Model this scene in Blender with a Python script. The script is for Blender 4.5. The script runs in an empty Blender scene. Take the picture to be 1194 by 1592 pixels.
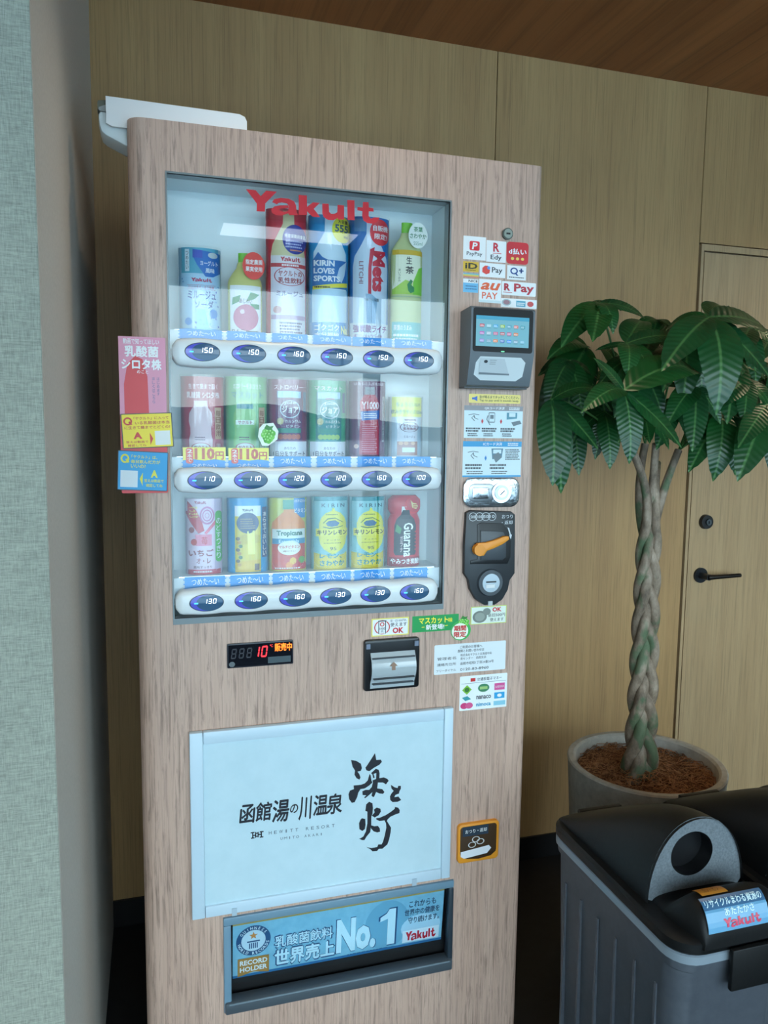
import bpy, bmesh, math, random
from mathutils import Vector, Matrix, geometry

# ------------------------------------------------------------------ camera, sky, light, exposure
scene = bpy.context.scene
COL = scene.collection
W, H, FPX = 1194, 1592, 1185.85
CAM = Vector((0.0, -1.5225, 1.36))
RIGHT = Vector((0.958228, -0.285755, 0.011958))
UP = Vector((0.018962, 0.105195, 0.994271))
FWD = Vector((0.285375, 0.952512, -0.106219))
cam_data = bpy.data.cameras.new('camera')
cam_data.sensor_fit = 'VERTICAL'
cam_data.sensor_height = 36.0
cam_data.lens = FPX / H * 36.0
cam_data.clip_start = 0.02
cam_data.clip_end = 3000
cam = bpy.data.objects.new('camera', cam_data)
COL.objects.link(cam)
cam.matrix_world = Matrix(((RIGHT.x, UP.x, -FWD.x, CAM.x), (RIGHT.y, UP.y, -FWD.y, CAM.y),
                           (RIGHT.z, UP.z, -FWD.z, CAM.z), (0, 0, 0, 1)))
scene.camera = cam

world = bpy.data.worlds.new('sky')
scene.world = world
world.use_nodes = True
wn = world.node_tree
wn.nodes.clear()
w_out = wn.nodes.new('ShaderNodeOutputWorld')
w_bg = wn.nodes.new('ShaderNodeBackground')
w_geo = wn.nodes.new('ShaderNodeTexCoord')
w_sep = wn.nodes.new('ShaderNodeSeparateXYZ')
w_ramp = wn.nodes.new('ShaderNodeValToRGB')
w_ramp.color_ramp.elements[0].position = 0.0
w_ramp.color_ramp.elements[0].color = (0.74, 0.93, 1.0, 1)
w_ramp.color_ramp.elements[1].position = 0.7
w_ramp.color_ramp.elements[1].color = (0.56, 0.80, 1.0, 1)
wn.links.new(w_geo.outputs['Generated'], w_sep.inputs[0])
wn.links.new(w_sep.outputs['Z'], w_ramp.inputs[0])
wn.links.new(w_ramp.outputs[0], w_bg.inputs[0])
wn.links.new(w_bg.outputs[0], w_out.inputs[0])
SKY_STRENGTH = 7.3
w_bg.inputs[1].default_value = SKY_STRENGTH

scene.view_settings.view_transform = 'Standard'
scene.view_settings.look = 'None'
scene.view_settings.exposure = 0.0
scene.view_settings.gamma = 1.0
scene.view_settings.use_curve_mapping = False

DOWNLIGHTS = [(0.42, -0.14, 15.0), (2.2, 0.12, 13.0), (0.2, -1.6, 7.0)]      # x, y, watts: warm recessed lamps of the ceiling

# ------------------------------------------------------------------ helpers
random.seed(7)
PI = math.pi


def ray(px, py):
    return FWD + RIGHT * ((px - W / 2) / FPX) - UP * ((py - H / 2) / FPX)


def P(px, py, Y=0.0):
    """the point of the upright plane at depth Y that the photograph shows at this pixel"""
    d = ray(px, py)
    return CAM + d * ((Y - CAM.y) / d.y)


def lin(c):
    return tuple((v / 255 / 12.92) if v / 255 <= 0.04045 else ((v / 255 + 0.055) / 1.055) ** 2.4 for v in c)


MATS = {}


def flat(rgb, rough=0.45, metal=0.0, emit=0.0, coat=0.0):
    """plain paint, print or plastic; rgb 0..255"""
    key = (tuple(rgb), rough, metal, emit, coat)
    if key in MATS:
        return MATS[key]
    m = bpy.data.materials.new('paint_%02x%02x%02x' % tuple(int(v) for v in rgb))
    m.use_nodes = True
    b = m.node_tree.nodes['Principled BSDF']
    c = lin(rgb) + (1,)
    b.inputs['Base Color'].default_value = c
    b.inputs['Roughness'].default_value = rough
    b.inputs['Metallic'].default_value = metal
    b.inputs['Coat Weight'].default_value = coat
    b.inputs['Coat Roughness'].default_value = 0.06
    if emit:
        b.inputs['Emission Color'].default_value = c
        b.inputs['Emission Strength'].default_value = emit
    MATS[key] = m
    return m


class N:
    """short-hand for node materials"""
    def __init__(s, name):
        s.m = bpy.data.materials.new(name)
        s.m.use_nodes = True
        s.t = s.m.node_tree
        s.b = s.t.nodes['Principled BSDF']

    def n(s, kind, **kw):
        nd = s.t.nodes.new(kind)
        for k, v in kw.items():
            setattr(nd, k, v)
        return nd

    def l(s, a, b):
        s.t.links.new(a, b)

    def coords(s, scale=(1, 1, 1), which='Object'):
        tc = s.n('ShaderNodeTexCoord')
        mp = s.n('ShaderNodeMapping')
        mp.inputs['Scale'].default_value = scale
        s.l(tc.outputs[which], mp.inputs[0])
        return mp.outputs[0]

    def noise(s, vec, scale=1.0, detail=4.0, rough=0.6, dist=0.0):
        nd = s.n('ShaderNodeTexNoise')
        nd.inputs['Scale'].default_value = scale
        nd.inputs['Detail'].default_value = detail
        nd.inputs['Roughness'].default_value = rough
        nd.inputs['Distortion'].default_value = dist
        s.l(vec, nd.inputs['Vector'])
        return nd.outputs['Fac']

    def ramp(s, fac, stops):
        nd = s.n('ShaderNodeValToRGB')
        cr = nd.color_ramp
        while len(cr.elements) < len(stops):
            cr.elements.new(0.5)
        for e, (p, c) in zip(cr.elements, stops):
            e.position = p
            e.color = tuple(c) + (1,) if len(c) == 3 else c
        s.l(fac, nd.inputs[0])
        return nd.outputs[0]

    def mix(s, fac, a, b, mode='MIX'):
        nd = s.n('ShaderNodeMix', data_type='RGBA', blend_type=mode)
        if isinstance(fac, (int, float)):
            nd.inputs[0].default_value = fac
        else:
            s.l(fac, nd.inputs[0])
        for v, i in ((a, 6), (b, 7)):
            if isinstance(v, tuple):
                nd.inputs[i].default_value = tuple(v) + (1,)
            else:
                s.l(v, nd.inputs[i])
        return nd.outputs[2]

    def bump(s, h, strength=0.2, dist=0.002):
        nd = s.n('ShaderNodeBump')
        nd.inputs['Strength'].default_value = strength
        nd.inputs['Distance'].default_value = dist
        s.l(h, nd.inputs['Height'])
        s.l(nd.outputs[0], s.b.inputs['Normal'])

    def color(s, c):
        s.l(c, s.b.inputs['Base Color'])


def wood(name, c_light, c_dark, c_streak, fine, broad, streak_amt=0.35, rough=0.5, axis='z'):
    w = N(name)
    def sc(across, along):
        return (across, across, along) if axis == 'z' else (across, along, across)
    v1 = w.noise(w.coords(sc(fine, fine * 0.012)), 1, 5, 0.65, 0.15)
    v2 = w.noise(w.coords(sc(broad, broad * 0.05)), 1, 3, 0.5, 0.4)
    v3 = w.noise(w.coords(sc(fine * 0.35, fine * 0.02)), 1, 6, 0.7, 0.6)
    base = w.mix(w.ramp(v2, [(0.3, (0, 0, 0)), (0.7, (1, 1, 1))]), lin(c_dark), lin(c_light))
    streak = w.ramp(v3, [(0.50, (0, 0, 0)), (0.72, (streak_amt,) * 3)])
    c = w.mix(streak, base, lin(c_streak))
    fine_f = w.ramp(v1, [(0.32, (0.70, 0.70, 0.70)), (0.50, (1, 1, 1))])
    c = w.mix(1.0, c, fine_f, 'MULTIPLY')
    w.color(c)
    w.b.inputs['Roughness'].default_value = rough
    w.bump(v1, 0.12, 0.001)
    return w.m


M_VENEER = wood('machine_veneer', (204, 173, 156), (194, 162, 145), (110, 86, 76), 480, 40, 0.8, 0.42)
M_WALLWOOD = wood('wall_veneer', (184, 147, 98), (172, 134, 88), (142, 106, 68), 260, 16, 0.35, 0.5)
M_DOORWOOD = wood('door_veneer', (188, 158, 118), (177, 146, 107), (146, 116, 82), 260, 16, 0.35, 0.5)
M_CEIL = wood('ceiling_wood', (166, 102, 54), (148, 86, 42), (112, 62, 28), 60, 9, 0.5, 0.5, axis='y')


def linen_mat():
    w = N('woven_linen_wallpaper')
    a = w.noise(w.coords((60, 60, 620)), 1, 3, 0.7)
    b = w.noise(w.coords((620, 620, 45)), 1, 3, 0.7)
    big = w.noise(w.coords((18, 18, 5)), 1, 2, 0.5)
    ab = w.mix(0.5, a, b)
    c = w.ramp(ab, [(0.36, lin((118, 122, 112))), (0.5, lin((152, 156, 144))), (0.62, lin((172, 176, 162)))])
    c = w.mix(0.18, c, w.ramp(big, [(0.3, lin((132, 136, 126))), (0.7, lin((170, 174, 160)))]))
    w.color(c)
    w.b.inputs['Roughness'].default_value = 0.85
    w.bump(ab, 0.5, 0.0015)
    return w.m


def speckle(name, c1, c2, scale, rough=0.6, bump=0.0, metal=0.0):
    w = N(name)
    v = w.noise(w.coords((scale,) * 3), 1, 5, 0.65)
    w.color(w.ramp(v, [(0.35, lin(c1)), (0.65, lin(c2))]))
    w.b.inputs['Roughness'].default_value = rough
    w.b.inputs['Metallic'].default_value = metal
    if bump:
        w.bump(v, bump, 0.002)
    return w.m


def thin_glass(name, tint=(1, 1, 1), rough=0.0, ior=1.5, boost=1.9):
    """a thin pane: clear, with the mirror of both its faces"""
    w = N(name)
    w.t.nodes.remove(w.b)
    out = w.t.nodes['Material Output']
    tr = w.n('ShaderNodeBsdfTransparent')
    tr.inputs[0].default_value = tuple(tint) + (1,)
    gl = w.n('ShaderNodeBsdfGlossy')
    gl.inputs['Roughness'].default_value = rough
    fr = w.n('ShaderNodeFresnel')
    fr.inputs[0].default_value = ior
    mt = w.n('ShaderNodeMath', operation='MULTIPLY', use_clamp=True)
    mt.inputs[1].default_value = boost
    mx = w.n('ShaderNodeMixShader')
    w.l(fr.outputs[0], mt.inputs[0])
    w.l(mt.outputs[0], mx.inputs[0])
    w.l(tr.outputs[0], mx.inputs[1])
    w.l(gl.outputs[0], mx.inputs[2])
    w.l(mx.outputs[0], out.inputs[0])
    return w.m


M_LINEN = linen_mat()
M_PAINT = speckle('grey_wallpaper', (204, 198, 188), (214, 208, 198), 160, 0.8, 0.15)
M_FLOOR = speckle('black_floor', (16, 16, 18), (26, 26, 28), 30, 0.55)
M_GLASS = thin_glass('display_glass', (0.97, 0.99, 0.99), 0.0, 1.5, 1.55)
M_CLEAR = thin_glass('clear_plastic', (0.97, 0.985, 0.99), 0.04, 1.45, 1.5)
M_FLAP = thin_glass('smoked_plastic', (0.86, 0.94, 0.97), 0.03, 1.5, 1.4)
M_BLACK = flat((14, 15, 18), 0.4)
M_CHROME = flat((205, 208, 210), 0.14, 1.0)
M_STEEL = flat((160, 165, 168), 0.3, 1.0)
M_WHITEPL = flat((232, 234, 234), 0.35)


def link(o, parent=None):
    COL.objects.link(o)
    o.parent = parent
    return o


def root_loc(parent):
    v = Vector((0, 0, 0))
    while parent is not None:
        v += parent.location
        parent = parent.parent
    return v


def tag(o, label=None, cat=None, group=None, kind=None):
    for k, v in (('label', label), ('category', cat), ('group', group), ('kind', kind)):
        if v:
            o[k] = v
    return o


def thing(name, loc, label, cat, group=None):
    o = link(bpy.data.objects.new(name, None))
    o.empty_display_size = 0.05
    o.location = loc
    return tag(o, label, cat, group)


class G:
    """solid geometry in world coordinates, any number of materials"""
    def __init__(s):
        s.bm = bmesh.new()
        s.mats = []

    def mi(s, m):
        if m not in s.mats:
            s.mats.append(m)
        return s.mats.index(m)

    def _merge(s, b2, m, smooth=False):
        i = s.mi(m)
        mp = {}
        for v in b2.verts:
            mp[v] = s.bm.verts.new(v.co)
        for f in b2.faces:
            try:
                nf = s.bm.faces.new([mp[v] for v in f.verts])
            except ValueError:
                continue
            nf.material_index = i
            nf.smooth = smooth
        b2.free()

    def box(s, x0, x1, y0, y1, z0, z1, m, bev=0.0, seg=2):
        b = bmesh.new()
        bmesh.ops.create_cube(b, size=1)
        for v in b.verts:
            v.co = Vector(((x0 + x1) / 2 + v.co.x * (x1 - x0), (y0 + y1) / 2 + v.co.y * (y1 - y0), (z0 + z1) / 2 + v.co.z * (z1 - z0)))
        if bev:
            bmesh.ops.bevel(b, geom=b.edges[:], offset=bev, segments=seg, profile=0.5, affect='EDGES')
        s._merge(b, m, bev > 0)
        return s

    def prism(s, pts, y0, y1, m, bev=0.0, seg=2, axis='y'):
        """polygon of (x,z) points pushed from y0 to y1 (axis y), or (y,z) points along x (axis x), or (x,y) along z"""
        b = bmesh.new()
        def co(p, t):
            return (p[0], t, p[1]) if axis == 'y' else (t, p[0], p[1]) if axis == 'x' else (p[0], p[1], t)
        a = [b.verts.new(co(p, y0)) for p in pts]
        c = [b.verts.new(co(p, y1)) for p in pts]
        b.faces.new(a)
        b.faces.new(c[::-1])
        n = len(pts)
        for i in range(n):
            b.faces.new((a[i], c[i], c[(i + 1) % n], a[(i + 1) % n]))
        bmesh.ops.recalc_face_normals(b, faces=b.faces[:])
        if bev:
            bmesh.ops.bevel(b, geom=[e for e in b.edges if all(abs((v.co[{'y': 1, 'x': 0, 'z': 2}[axis]]) - y0) < 1e-9 for v in e.verts)],
                            offset=bev, segments=seg, profile=0.5, affect='EDGES')
        s._merge(b, m)
        return s

    def cyl(s, c, r, y0, y1, m, n=24, r1=None, axis='y'):
        r1 = r if r1 is None else r1
        b = bmesh.new()
        def co(a, rr, t):
            u, v = rr * math.cos(a), rr * math.sin(a)
            return (c[0] + u, t, c[1] + v) if axis == 'y' else (t, c[0] + u, c[1] + v) if axis == 'x' else (c[0] + u, c[1] + v, t)
        A = [b.verts.new(co(2 * PI * i / n, r, y0)) for i in range(n)]
        B = [b.verts.new(co(2 * PI * i / n, r1, y1)) for i in range(n)]
        b.faces.new(A)
        b.faces.new(B[::-1])
        for i in range(n):
            b.faces.new((A[i], B[i], B[(i + 1) % n], A[(i + 1) % n]))
        bmesh.ops.recalc_face_normals(b, faces=b.faces[:])
        s._merge(b, m)
        return s

    def lathe(s, c, prof, m, n=40, smooth=True):
        b = bmesh.new()
        rings = []
        for r, z in prof:
            rings.append([b.verts.new((c[0] + r * math.cos(2 * PI * i / n), c[1] + r * math.sin(2 * PI * i / n), z)) for i in range(n)])
        for A, B in zip(rings, rings[1:]):
            for i in range(n):
                b.faces.new((A[i], A[(i + 1) % n], B[(i + 1) % n], B[i]))
        s._merge(b, m, smooth)
        return s

    def tube(s, pts, rad, m, n=8, caps=True):
        b = bmesh.new()
        pts = [Vector(p) for p in pts]
        rings = []
        prev = None
        for i, p in enumerate(pts):
            t = (pts[min(i + 1, len(pts) - 1)] - pts[max(i - 1, 0)]).normalized()
            if prev is None:
                prev = t.orthogonal().normalized()
            prev = (prev - t * prev.dot(t)).normalized()
            q = t.cross(prev)
            r = rad[i] if isinstance(rad, (list, tuple)) else rad
            rings.append([b.verts.new(p + (prev * math.cos(2 * PI * k / n) + q * math.sin(2 * PI * k / n)) * r) for k in range(n)])
        for A, B in zip(rings, rings[1:]):
            for k in range(n):
                b.faces.new((A[k], A[(k + 1) % n], B[(k + 1) % n], B[k]))
        if caps:
            b.faces.new(rings[0][::-1])
            b.faces.new(rings[-1])
        s._merge(b, m, True)
        return s

    def grid(s, rows, m, smooth=True, close=False):
        """a skin over equal-length rows of points"""
        i = s.mi(m)
        vs = [[s.bm.verts.new(p) for p in r] for r in rows]
        for A, B in zip(vs, vs[1:]):
            k = len(A)
            for j in range(k if close else k - 1):
                f = s.bm.faces.new((A[j], A[(j + 1) % k], B[(j + 1) % k], B[j]))
                f.material_index = i
                f.smooth = smooth
        return s

    def face(s, pts, m):
        f = s.bm.faces.new([s.bm.verts.new(p) for p in pts])
        f.material_index = s.mi(m)
        return s

    def build(s, name, parent=None, label=None, kind=None, autosmooth=True, fix=True):
        if fix:
            bmesh.ops.remove_doubles(s.bm, verts=s.bm.verts[:], dist=1e-6)
            bmesh.ops.recalc_face_normals(s.bm, faces=s.bm.faces[:])
        me = bpy.data.meshes.new(name)
        off = root_loc(parent)
        for v in s.bm.verts:
            v.co -= off
        s.bm.to_mesh(me)
        s.bm.free()
        for m in s.mats:
            me.materials.append(m)
        if autosmooth:
            me.set_sharp_from_angle(angle=math.radians(40))
        o = link(bpy.data.objects.new(name, me), parent)
        return tag(o, label, kind=kind)


# ------------------------------------------------------------------ lettering and flat print
_font = bpy.data.curves.new('lettering', 'FONT')
_font_o = bpy.data.objects.new('lettering', _font)
_cache = {}


def glyphs(s, bold=0.0, res=2):
    """outline of a line of lettering as a flat mesh: points and faces, fitted to the unit box"""
    bold = 0.0 if any(ord(ch) > 0x2000 for ch in s) else min(bold, 0.055)
    key = (s, bold, res)
    if key not in _cache:
        _font.body = s
        _font.size = 1
        _font.offset = bold
        _font.resolution_u = res
        me = bpy.data.meshes.new_from_object(_font_o)
        v = [(p.co.x, p.co.y) for p in me.vertices]
        f = [tuple(q.vertices) for q in me.polygons]
        bpy.data.meshes.remove(me)
        x0, x1 = min(p[0] for p in v), max(p[0] for p in v)
        y0, y1 = min(p[1] for p in v), max(p[1] for p in v)
        _cache[key] = ([((x - x0) / max(x1 - x0, 1e-6), (y - y0) / max(y1 - y0, 1e-6)) for x, y in v], f, (x1 - x0, y1 - y0))
    return _cache[key]


class Art:
    """flat print in a (u right, v down) frame of 0..1, laid on a plane or a curved card by build()"""
    def __init__(s):
        s.v, s.f, s.m, s.mats = [], [], [], []

    def _add(s, pts, faces, col, lay):
        m = col if isinstance(col, bpy.types.Material) else flat(col, 0.4)
        if m not in s.mats:
            s.mats.append(m)
        i, b = s.mats.index(m), len(s.v)
        s.v += [(p[0], p[1], lay) for p in pts]
        for q in faces:
            s.f.append(tuple(b + k for k in q))
            s.m.append(i)
        return s

    def poly(s, pts, col, lay=1):
        tri = geometry.tessellate_polygon([[Vector((p[0], p[1], 0)) for p in pts]])
        return s._add(pts, tri, col, lay)

    def rect(s, u0, v0, u1, v1, col, lay=1):
        return s._add([(u0, v0), (u1, v0), (u1, v1), (u0, v1)], [(0, 1, 2, 3)], col, lay)

    def ell(s, u, v, ru, rv, col, lay=1, n=22):
        return s._add([(u + ru * math.cos(2 * PI * i / n), v + rv * math.sin(2 * PI * i / n)) for i in range(n)], [tuple(range(n))], col, lay)

    def ring(s, u, v, ru, rv, t, col, lay=1, n=24):
        a = [(u + ru * math.cos(2 * PI * i / n), v + rv * math.sin(2 * PI * i / n)) for i in range(n)]
        b = [(u + ru * (1 - t) * math.cos(2 * PI * i / n), v + rv * (1 - t) * math.sin(2 * PI * i / n)) for i in range(n)]
        return s._add(a + b, [(i, (i + 1) % n, n + (i + 1) % n, n + i) for i in range(n)], col, lay)

    def shape(s, rows, col, lay=1, c=0.5):
        """symmetric outline: rows of (v, half width)"""
        pts = [(c - w, v) for v, w in rows] + [(c + w, v) for v, w in rows]
        n = len(rows)
        return s._add(pts, [(i, n + i, n + i + 1, i + 1) for i in range(n - 1)], col, lay)

    def text(s, t, u0, v0, u1, v1, col, lay=2, bold=0.0, rot=0, ital=0.0, res=2):
        """a line of lettering that fills the box; rot 90 turns it to read downwards"""
        g, f, dim = glyphs(t, bold, res)
        # dense characters are made heavier by overprinting them a little to each side
        sh = [(0, 0)]
        if bold > 0.004 and any(ord(ch) > 0x2000 for ch in t):
            bx, by = bold * 0.8 / dim[0], bold * 0.8 / dim[1]
            sh = [(-bx, 0), (bx, 0), (0, by), (0, -by)] if bold > 0.012 else [(-bx, 0), (bx, 0)]
        for si, (ox, oy) in enumerate(sh):
            pts = []
            for x, y in g:
                x, y = x + ox, y + oy
                if rot == 90:
                    pts.append((u0 + (u1 - u0) * y, v0 + (v1 - v0) * x))
                else:
                    pts.append((u0 + (u1 - u0) * (x + ital * (y - 0.5)), v1 + (v0 - v1) * y))
            s._add(pts, f, col, lay + 0.22 * si)
        return s

    def vtext(s, t, u0, v0, u1, v1, col, lay=2, bold=0.0):
        """upright characters one under the other"""
        h = (v1 - v0) / len(t)
        for i, ch in enumerate(t):
            if ch in 'ー〜':
                s.rect((u0 + u1) / 2 - (u1 - u0) * 0.1, v0 + h * (i + 0.1), (u0 + u1) / 2 + (u1 - u0) * 0.1, v0 + h * (i + 0.9), col, lay)
            else:
                s.text(ch, u0, v0 + h * (i + 0.08), u1, v0 + h * (i + 0.92), col, lay, bold)
        return s

    def lines(s, u0, v0, u1, n, h, gap, col, lay=2, t=None):
        """rows of print too small to read: short dashes"""
        rnd = random.Random(n * 31 + int(u0 * 997) + int(v0 * 131))
        for k in range(n):
            u = u0
            end = u1 - (u1 - u0) * rnd.random() * 0.25
            while u < end:
                w = (u1 - u0) * (0.03 + 0.07 * rnd.random())
                s.rect(u, v0 + k * gap, min(u + w, u1), v0 + k * gap + h, col, lay)
                u += w + (u1 - u0) * 0.022
        return s

    def stroke(s, pts, col, lay=2):
        """brush stroke through (u, v, half width)"""
        L, R_ = [], []
        for i, (x, y, w) in enumerate(pts):
            a, b = pts[max(i - 1, 0)], pts[min(i + 1, len(pts) - 1)]
            dx, dy = b[0] - a[0], b[1] - a[1]
            d = math.hypot(dx, dy) or 1
            L.append((x - dy / d * w, y + dx / d * w))
            R_.append((x + dy / d * w, y - dx / d * w))
        n = len(pts)
        return s._add(L + R_, [(i, i + 1, n + i + 1, n + i) for i in range(n - 1)], col, lay)

    def arc_text(s, t, cu, cv, r, a0, a1, h, col, lay=2, asp=1.0, flip=False, bold=0.02):
        """letters round a circle, angles in degrees clockwise from the top"""
        n = len(t)
        for i, ch in enumerate(t):
            if ch == ' ':
                continue
            a = math.radians(a0 + (a1 - a0) * (i + 0.5) / n)
            g, f, d = glyphs(ch, bold, 2)
            w = h * d[0] / max(d[1], 0.3) * 0.9
            pts = []
            for x, y in g:
                lx, ly = (x - 0.5) * w, (y - 0.5) * h
                if flip:
                    lx, ly = -lx, -ly
                rr = r + ly
                pts.append((cu + (rr * math.sin(a) + lx * math.cos(a)) * asp, cv - (rr * math.cos(a) - lx * math.sin(a))))
            s._add(pts, f, col, lay)
        return s

    def build(s, name, parent, fmap, label=None, cuts=0, step=0.00025, vcuts=0, smooth=False):
        """fmap(u, v, height) -> world point"""
        bm = bmesh.new()
        vs = [bm.verts.new(p) for p in s.v]
        for q, i in zip(s.f, s.m):
            try:
                f = bm.faces.new([vs[k] for k in q])
                f.material_index = i
            except ValueError:
                pass
        for k in range(1, vcuts):
            bmesh.ops.bisect_plane(bm, geom=bm.verts[:] + bm.edges[:] + bm.faces[:], plane_co=(0, k / vcuts, 0), plane_no=(0, 1, 0))
        for k in range(1, cuts):
            bmesh.ops.bisect_plane(bm, geom=bm.verts[:] + bm.edges[:] + bm.faces[:], plane_co=(k / cuts, 0, 0), plane_no=(1, 0, 0))
        off = root_loc(parent)
        for v in bm.verts:
            v.co = fmap(v.co.x, v.co.y, v.co.z * step) - off
        # every face looks at the room
        bm.normal_update()
        for f in bm.faces:
            if f.normal.y > 0:
                f.normal_flip()
        if smooth:
            for f in bm.faces:
                f.smooth = True
        me = bpy.data.meshes.new(name)
        bm.to_mesh(me)
        bm.free()
        for m in s.mats:
            me.materials.append(m)
        o = link(bpy.data.objects.new(name, me), parent)
        return tag(o, label)


def quad(tl, br, Y=0.0, rot=0.0):
    """frame of an upright rectangle at depth Y whose corners the photo shows at these pixels"""
    a, b = P(tl[0], tl[1], Y), P(br[0], br[1], Y)
    cx, cz = (a.x + b.x) / 2, (a.z + b.z) / 2
    c_, s_ = math.cos(rot), math.sin(rot)

    def m(u, v, h=0.0):
        x, z = a.x + (b.x - a.x) * u - cx, a.z + (b.z - a.z) * v - cz
        return Vector((cx + x * c_ - z * s_, Y - h, cz + x * s_ + z * c_))
    m.w, m.h = b.x - a.x, a.z - b.z
    return m


def crop(ox, oy, s):
    return lambda x, y: (ox + x / s, oy + y / s)


def rounded(u0, v0, u1, v1, ru, rv, n=5):
    pts = []
    for cu, cv, a in ((u1 - ru, v0 + rv, -90), (u1 - ru, v1 - rv, 0), (u0 + ru, v1 - rv, 90), (u0 + ru, v0 + rv, 180)):
        for i in range(n + 1):
            t = math.radians(a + 90 * i / n)
            pts.append((cu + ru * math.cos(t), cv + rv * math.sin(t)))
    return pts


# ------------------------------------------------------------------ the room
FZ = -0.10          # floor
YW = 0.715          # back wall
XL = -0.1443        # left return
ZC = 2.50           # ceiling
YP = -0.391         # front of the pillar
YV = -3.45          # window wall behind the camera
XR = 4.2


def struct(name, g, label):
    o = g.build(name, None, label, 'structure')
    return o


struct('floor', G().box(-2.2, XR, YV - 0.2, YW + 0.2, FZ - 0.1, FZ, M_FLOOR), 'near-black floor around the vending machine and bins')
struct('ceiling', G().box(-2.2, XR, YV - 0.2, YW + 0.2, ZC, ZC + 0.1, M_CEIL), 'dark brown wood-grain ceiling')

# back wall: a dark backing with wood panels hung in front, joints open
JX = [XL - 0.02, P(771, 200, YW).x, P(1094, 260, YW).x]
wall = struct('wall_back', G().box(-2.2, XR, YW + 0.012, YW + 0.2, FZ, ZC, flat((52, 40, 26), 0.8)), 'light wood panelled wall behind the machine')
DT = P(1150, 397, YW).z       # head of the door leaf
DL = P(1062, 1000, YW).x      # left edge of the leaf
FL = JX[2]
def panel(x0, x1, z0, z1, mat=M_WALLWOOD, name='panel', label=None):
    g = G().box(x0 + 0.0015, x1 - 0.0015, YW, YW + 0.012, z0, z1, mat)
    return g.build(name, wall, label)
panel(JX[0], JX[1], FZ + 0.08, ZC)
panel(JX[1], JX[2], FZ + 0.08, ZC)
panel(JX[2], JX[2] + 1.0, DT + 0.03, ZC)
panel(JX[2] + 1.0, JX[2] + 1.9, FZ + 0.08, ZC)
G().box(FL + 0.008, DL - 0.003, YW - 0.002, YW + 0.012, FZ, DT + 0.026, M_DOORWOOD).box(DL - 0.003, FL + 1.0, YW - 0.002, YW + 0.012, DT + 0.005, DT + 0.026, M_DOORWOOD).build('door_casing', wall)

door = struct('door_1', G().box(DL + 0.002, DL + 0.86, YW, YW + 0.03, FZ + 0.008, DT, M_DOORWOOD), 'light wood door flush with the panelled wall')
hp = P(1088, 894, YW)
lp = P(1096, 811, YW)
g = G().cyl((hp.x, hp.z), 0.027, YW - 0.008, YW, flat((60, 62, 66), 0.3, 0.8), 28)
g.cyl((hp.x, hp.z), 0.011, YW - 0.05, YW - 0.008, flat((60, 62, 66), 0.3, 0.8), 16)
g.tube([(hp.x - 0.004, YW - 0.046, hp.z), (hp.x + 0.03, YW - 0.05, hp.z + 0.001), (hp.x + 0.13, YW - 0.05, hp.z + 0.003)], [0.010, 0.008, 0.007], flat((70, 66, 64), 0.3, 0.9), 12)
g.build('handle', door, 'dark metal lever handle')
g = G().cyl((lp.x, lp.z), 0.024, YW - 0.014, YW, flat((22, 22, 24), 0.35), 28, 0.026).cyl((lp.x + 0.002, lp.z), 0.011, YW - 0.02, YW - 0.014, flat((110, 118, 124), 0.25, 0.9), 18)
g.box(lp.x, lp.x + 0.004, YW - 0.0215, YW - 0.02, lp.z - 0.005, lp.z + 0.005, M_BLACK)
g.build('lock', door, 'round black deadbolt lock')

struct('baseboard_back', G().box(XL, FL, YW - 0.008, YW + 0.01, FZ, FZ + 0.08, M_BLACK), 'low black skirting along the wood wall')

# pillar at the left: grey return towards the wall, woven wallpaper on its face
g = G()
g.box(-2.2, XL, YP + 0.003, YW + 0.2, FZ, ZC, M_PAINT)
struct('wall_left', g, 'grey wallpapered side wall in shadow beside the machine')
struct('wall_front', G().box(-2.2, XL - 0.0005, YP - 0.001, YP + 0.003, FZ, ZC, M_LINEN), 'pale green-grey woven wallpaper on the pillar face at left')
# the rest of the room behind the camera
M_ROOM = speckle('room_paint', (170, 164, 150), (186, 180, 166), 120, 0.8)
struct('wall_right', G().box(XR, XR + 0.1, YV - 0.2, YW + 0.2, FZ, ZC, M_ROOM), 'plain wall at the right end of the room')
struct('wall_far_left', G().box(-2.3, -2.2, YV - 0.2, YW + 0.2, FZ, ZC, M_ROOM), 'plain wall at the left end of the room')
ZH = 2.28
struct('trim_1', G().box(-2.2, XR, YV - 0.1, YV + 0.05, ZH, ZC, M_ROOM), 'lintel above the large windows')
struct('trim_2', G().box(-2.2, XR, YV - 0.1, YV + 0.05, FZ, 0.22, flat((70, 66, 60), 0.6)), 'low sill under the large windows')
M_ALU = flat((92, 96, 100), 0.4, 0.3)
M_PANE = thin_glass('window_glass', (0.96, 0.98, 0.98), 0, 1.45, 1.2)
wx = [-2.2, -0.75, 1.40, 2.80, XR]
for i in range(4):
    g = G()
    for x in (wx[i], wx[i + 1] - 0.05):
        g.box(x, x + 0.05, YV - 0.05, YV + 0.03, 0.22, ZH, M_ALU)
    g.box(wx[i] + 0.05, wx[i + 1] - 0.05, YV - 0.05, YV + 0.03, ZH - 0.04, ZH, M_ALU).box(wx[i] + 0.05, wx[i + 1] - 0.05, YV - 0.05, YV + 0.03, 0.22, 0.26, M_ALU)
    w_o = struct('window_%d' % (i + 1), g, 'tall dark-framed window behind the viewer, bay %s' % ('one', 'two', 'three', 'four')[i])
    G().face([(wx[i] + 0.05, YV, 0.26), (wx[i + 1] - 0.05, YV, 0.26), (wx[i + 1] - 0.05, YV, ZH - 0.04), (wx[i] + 0.05, YV, ZH - 0.04)], M_PANE).build('pane', w_o)

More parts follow.
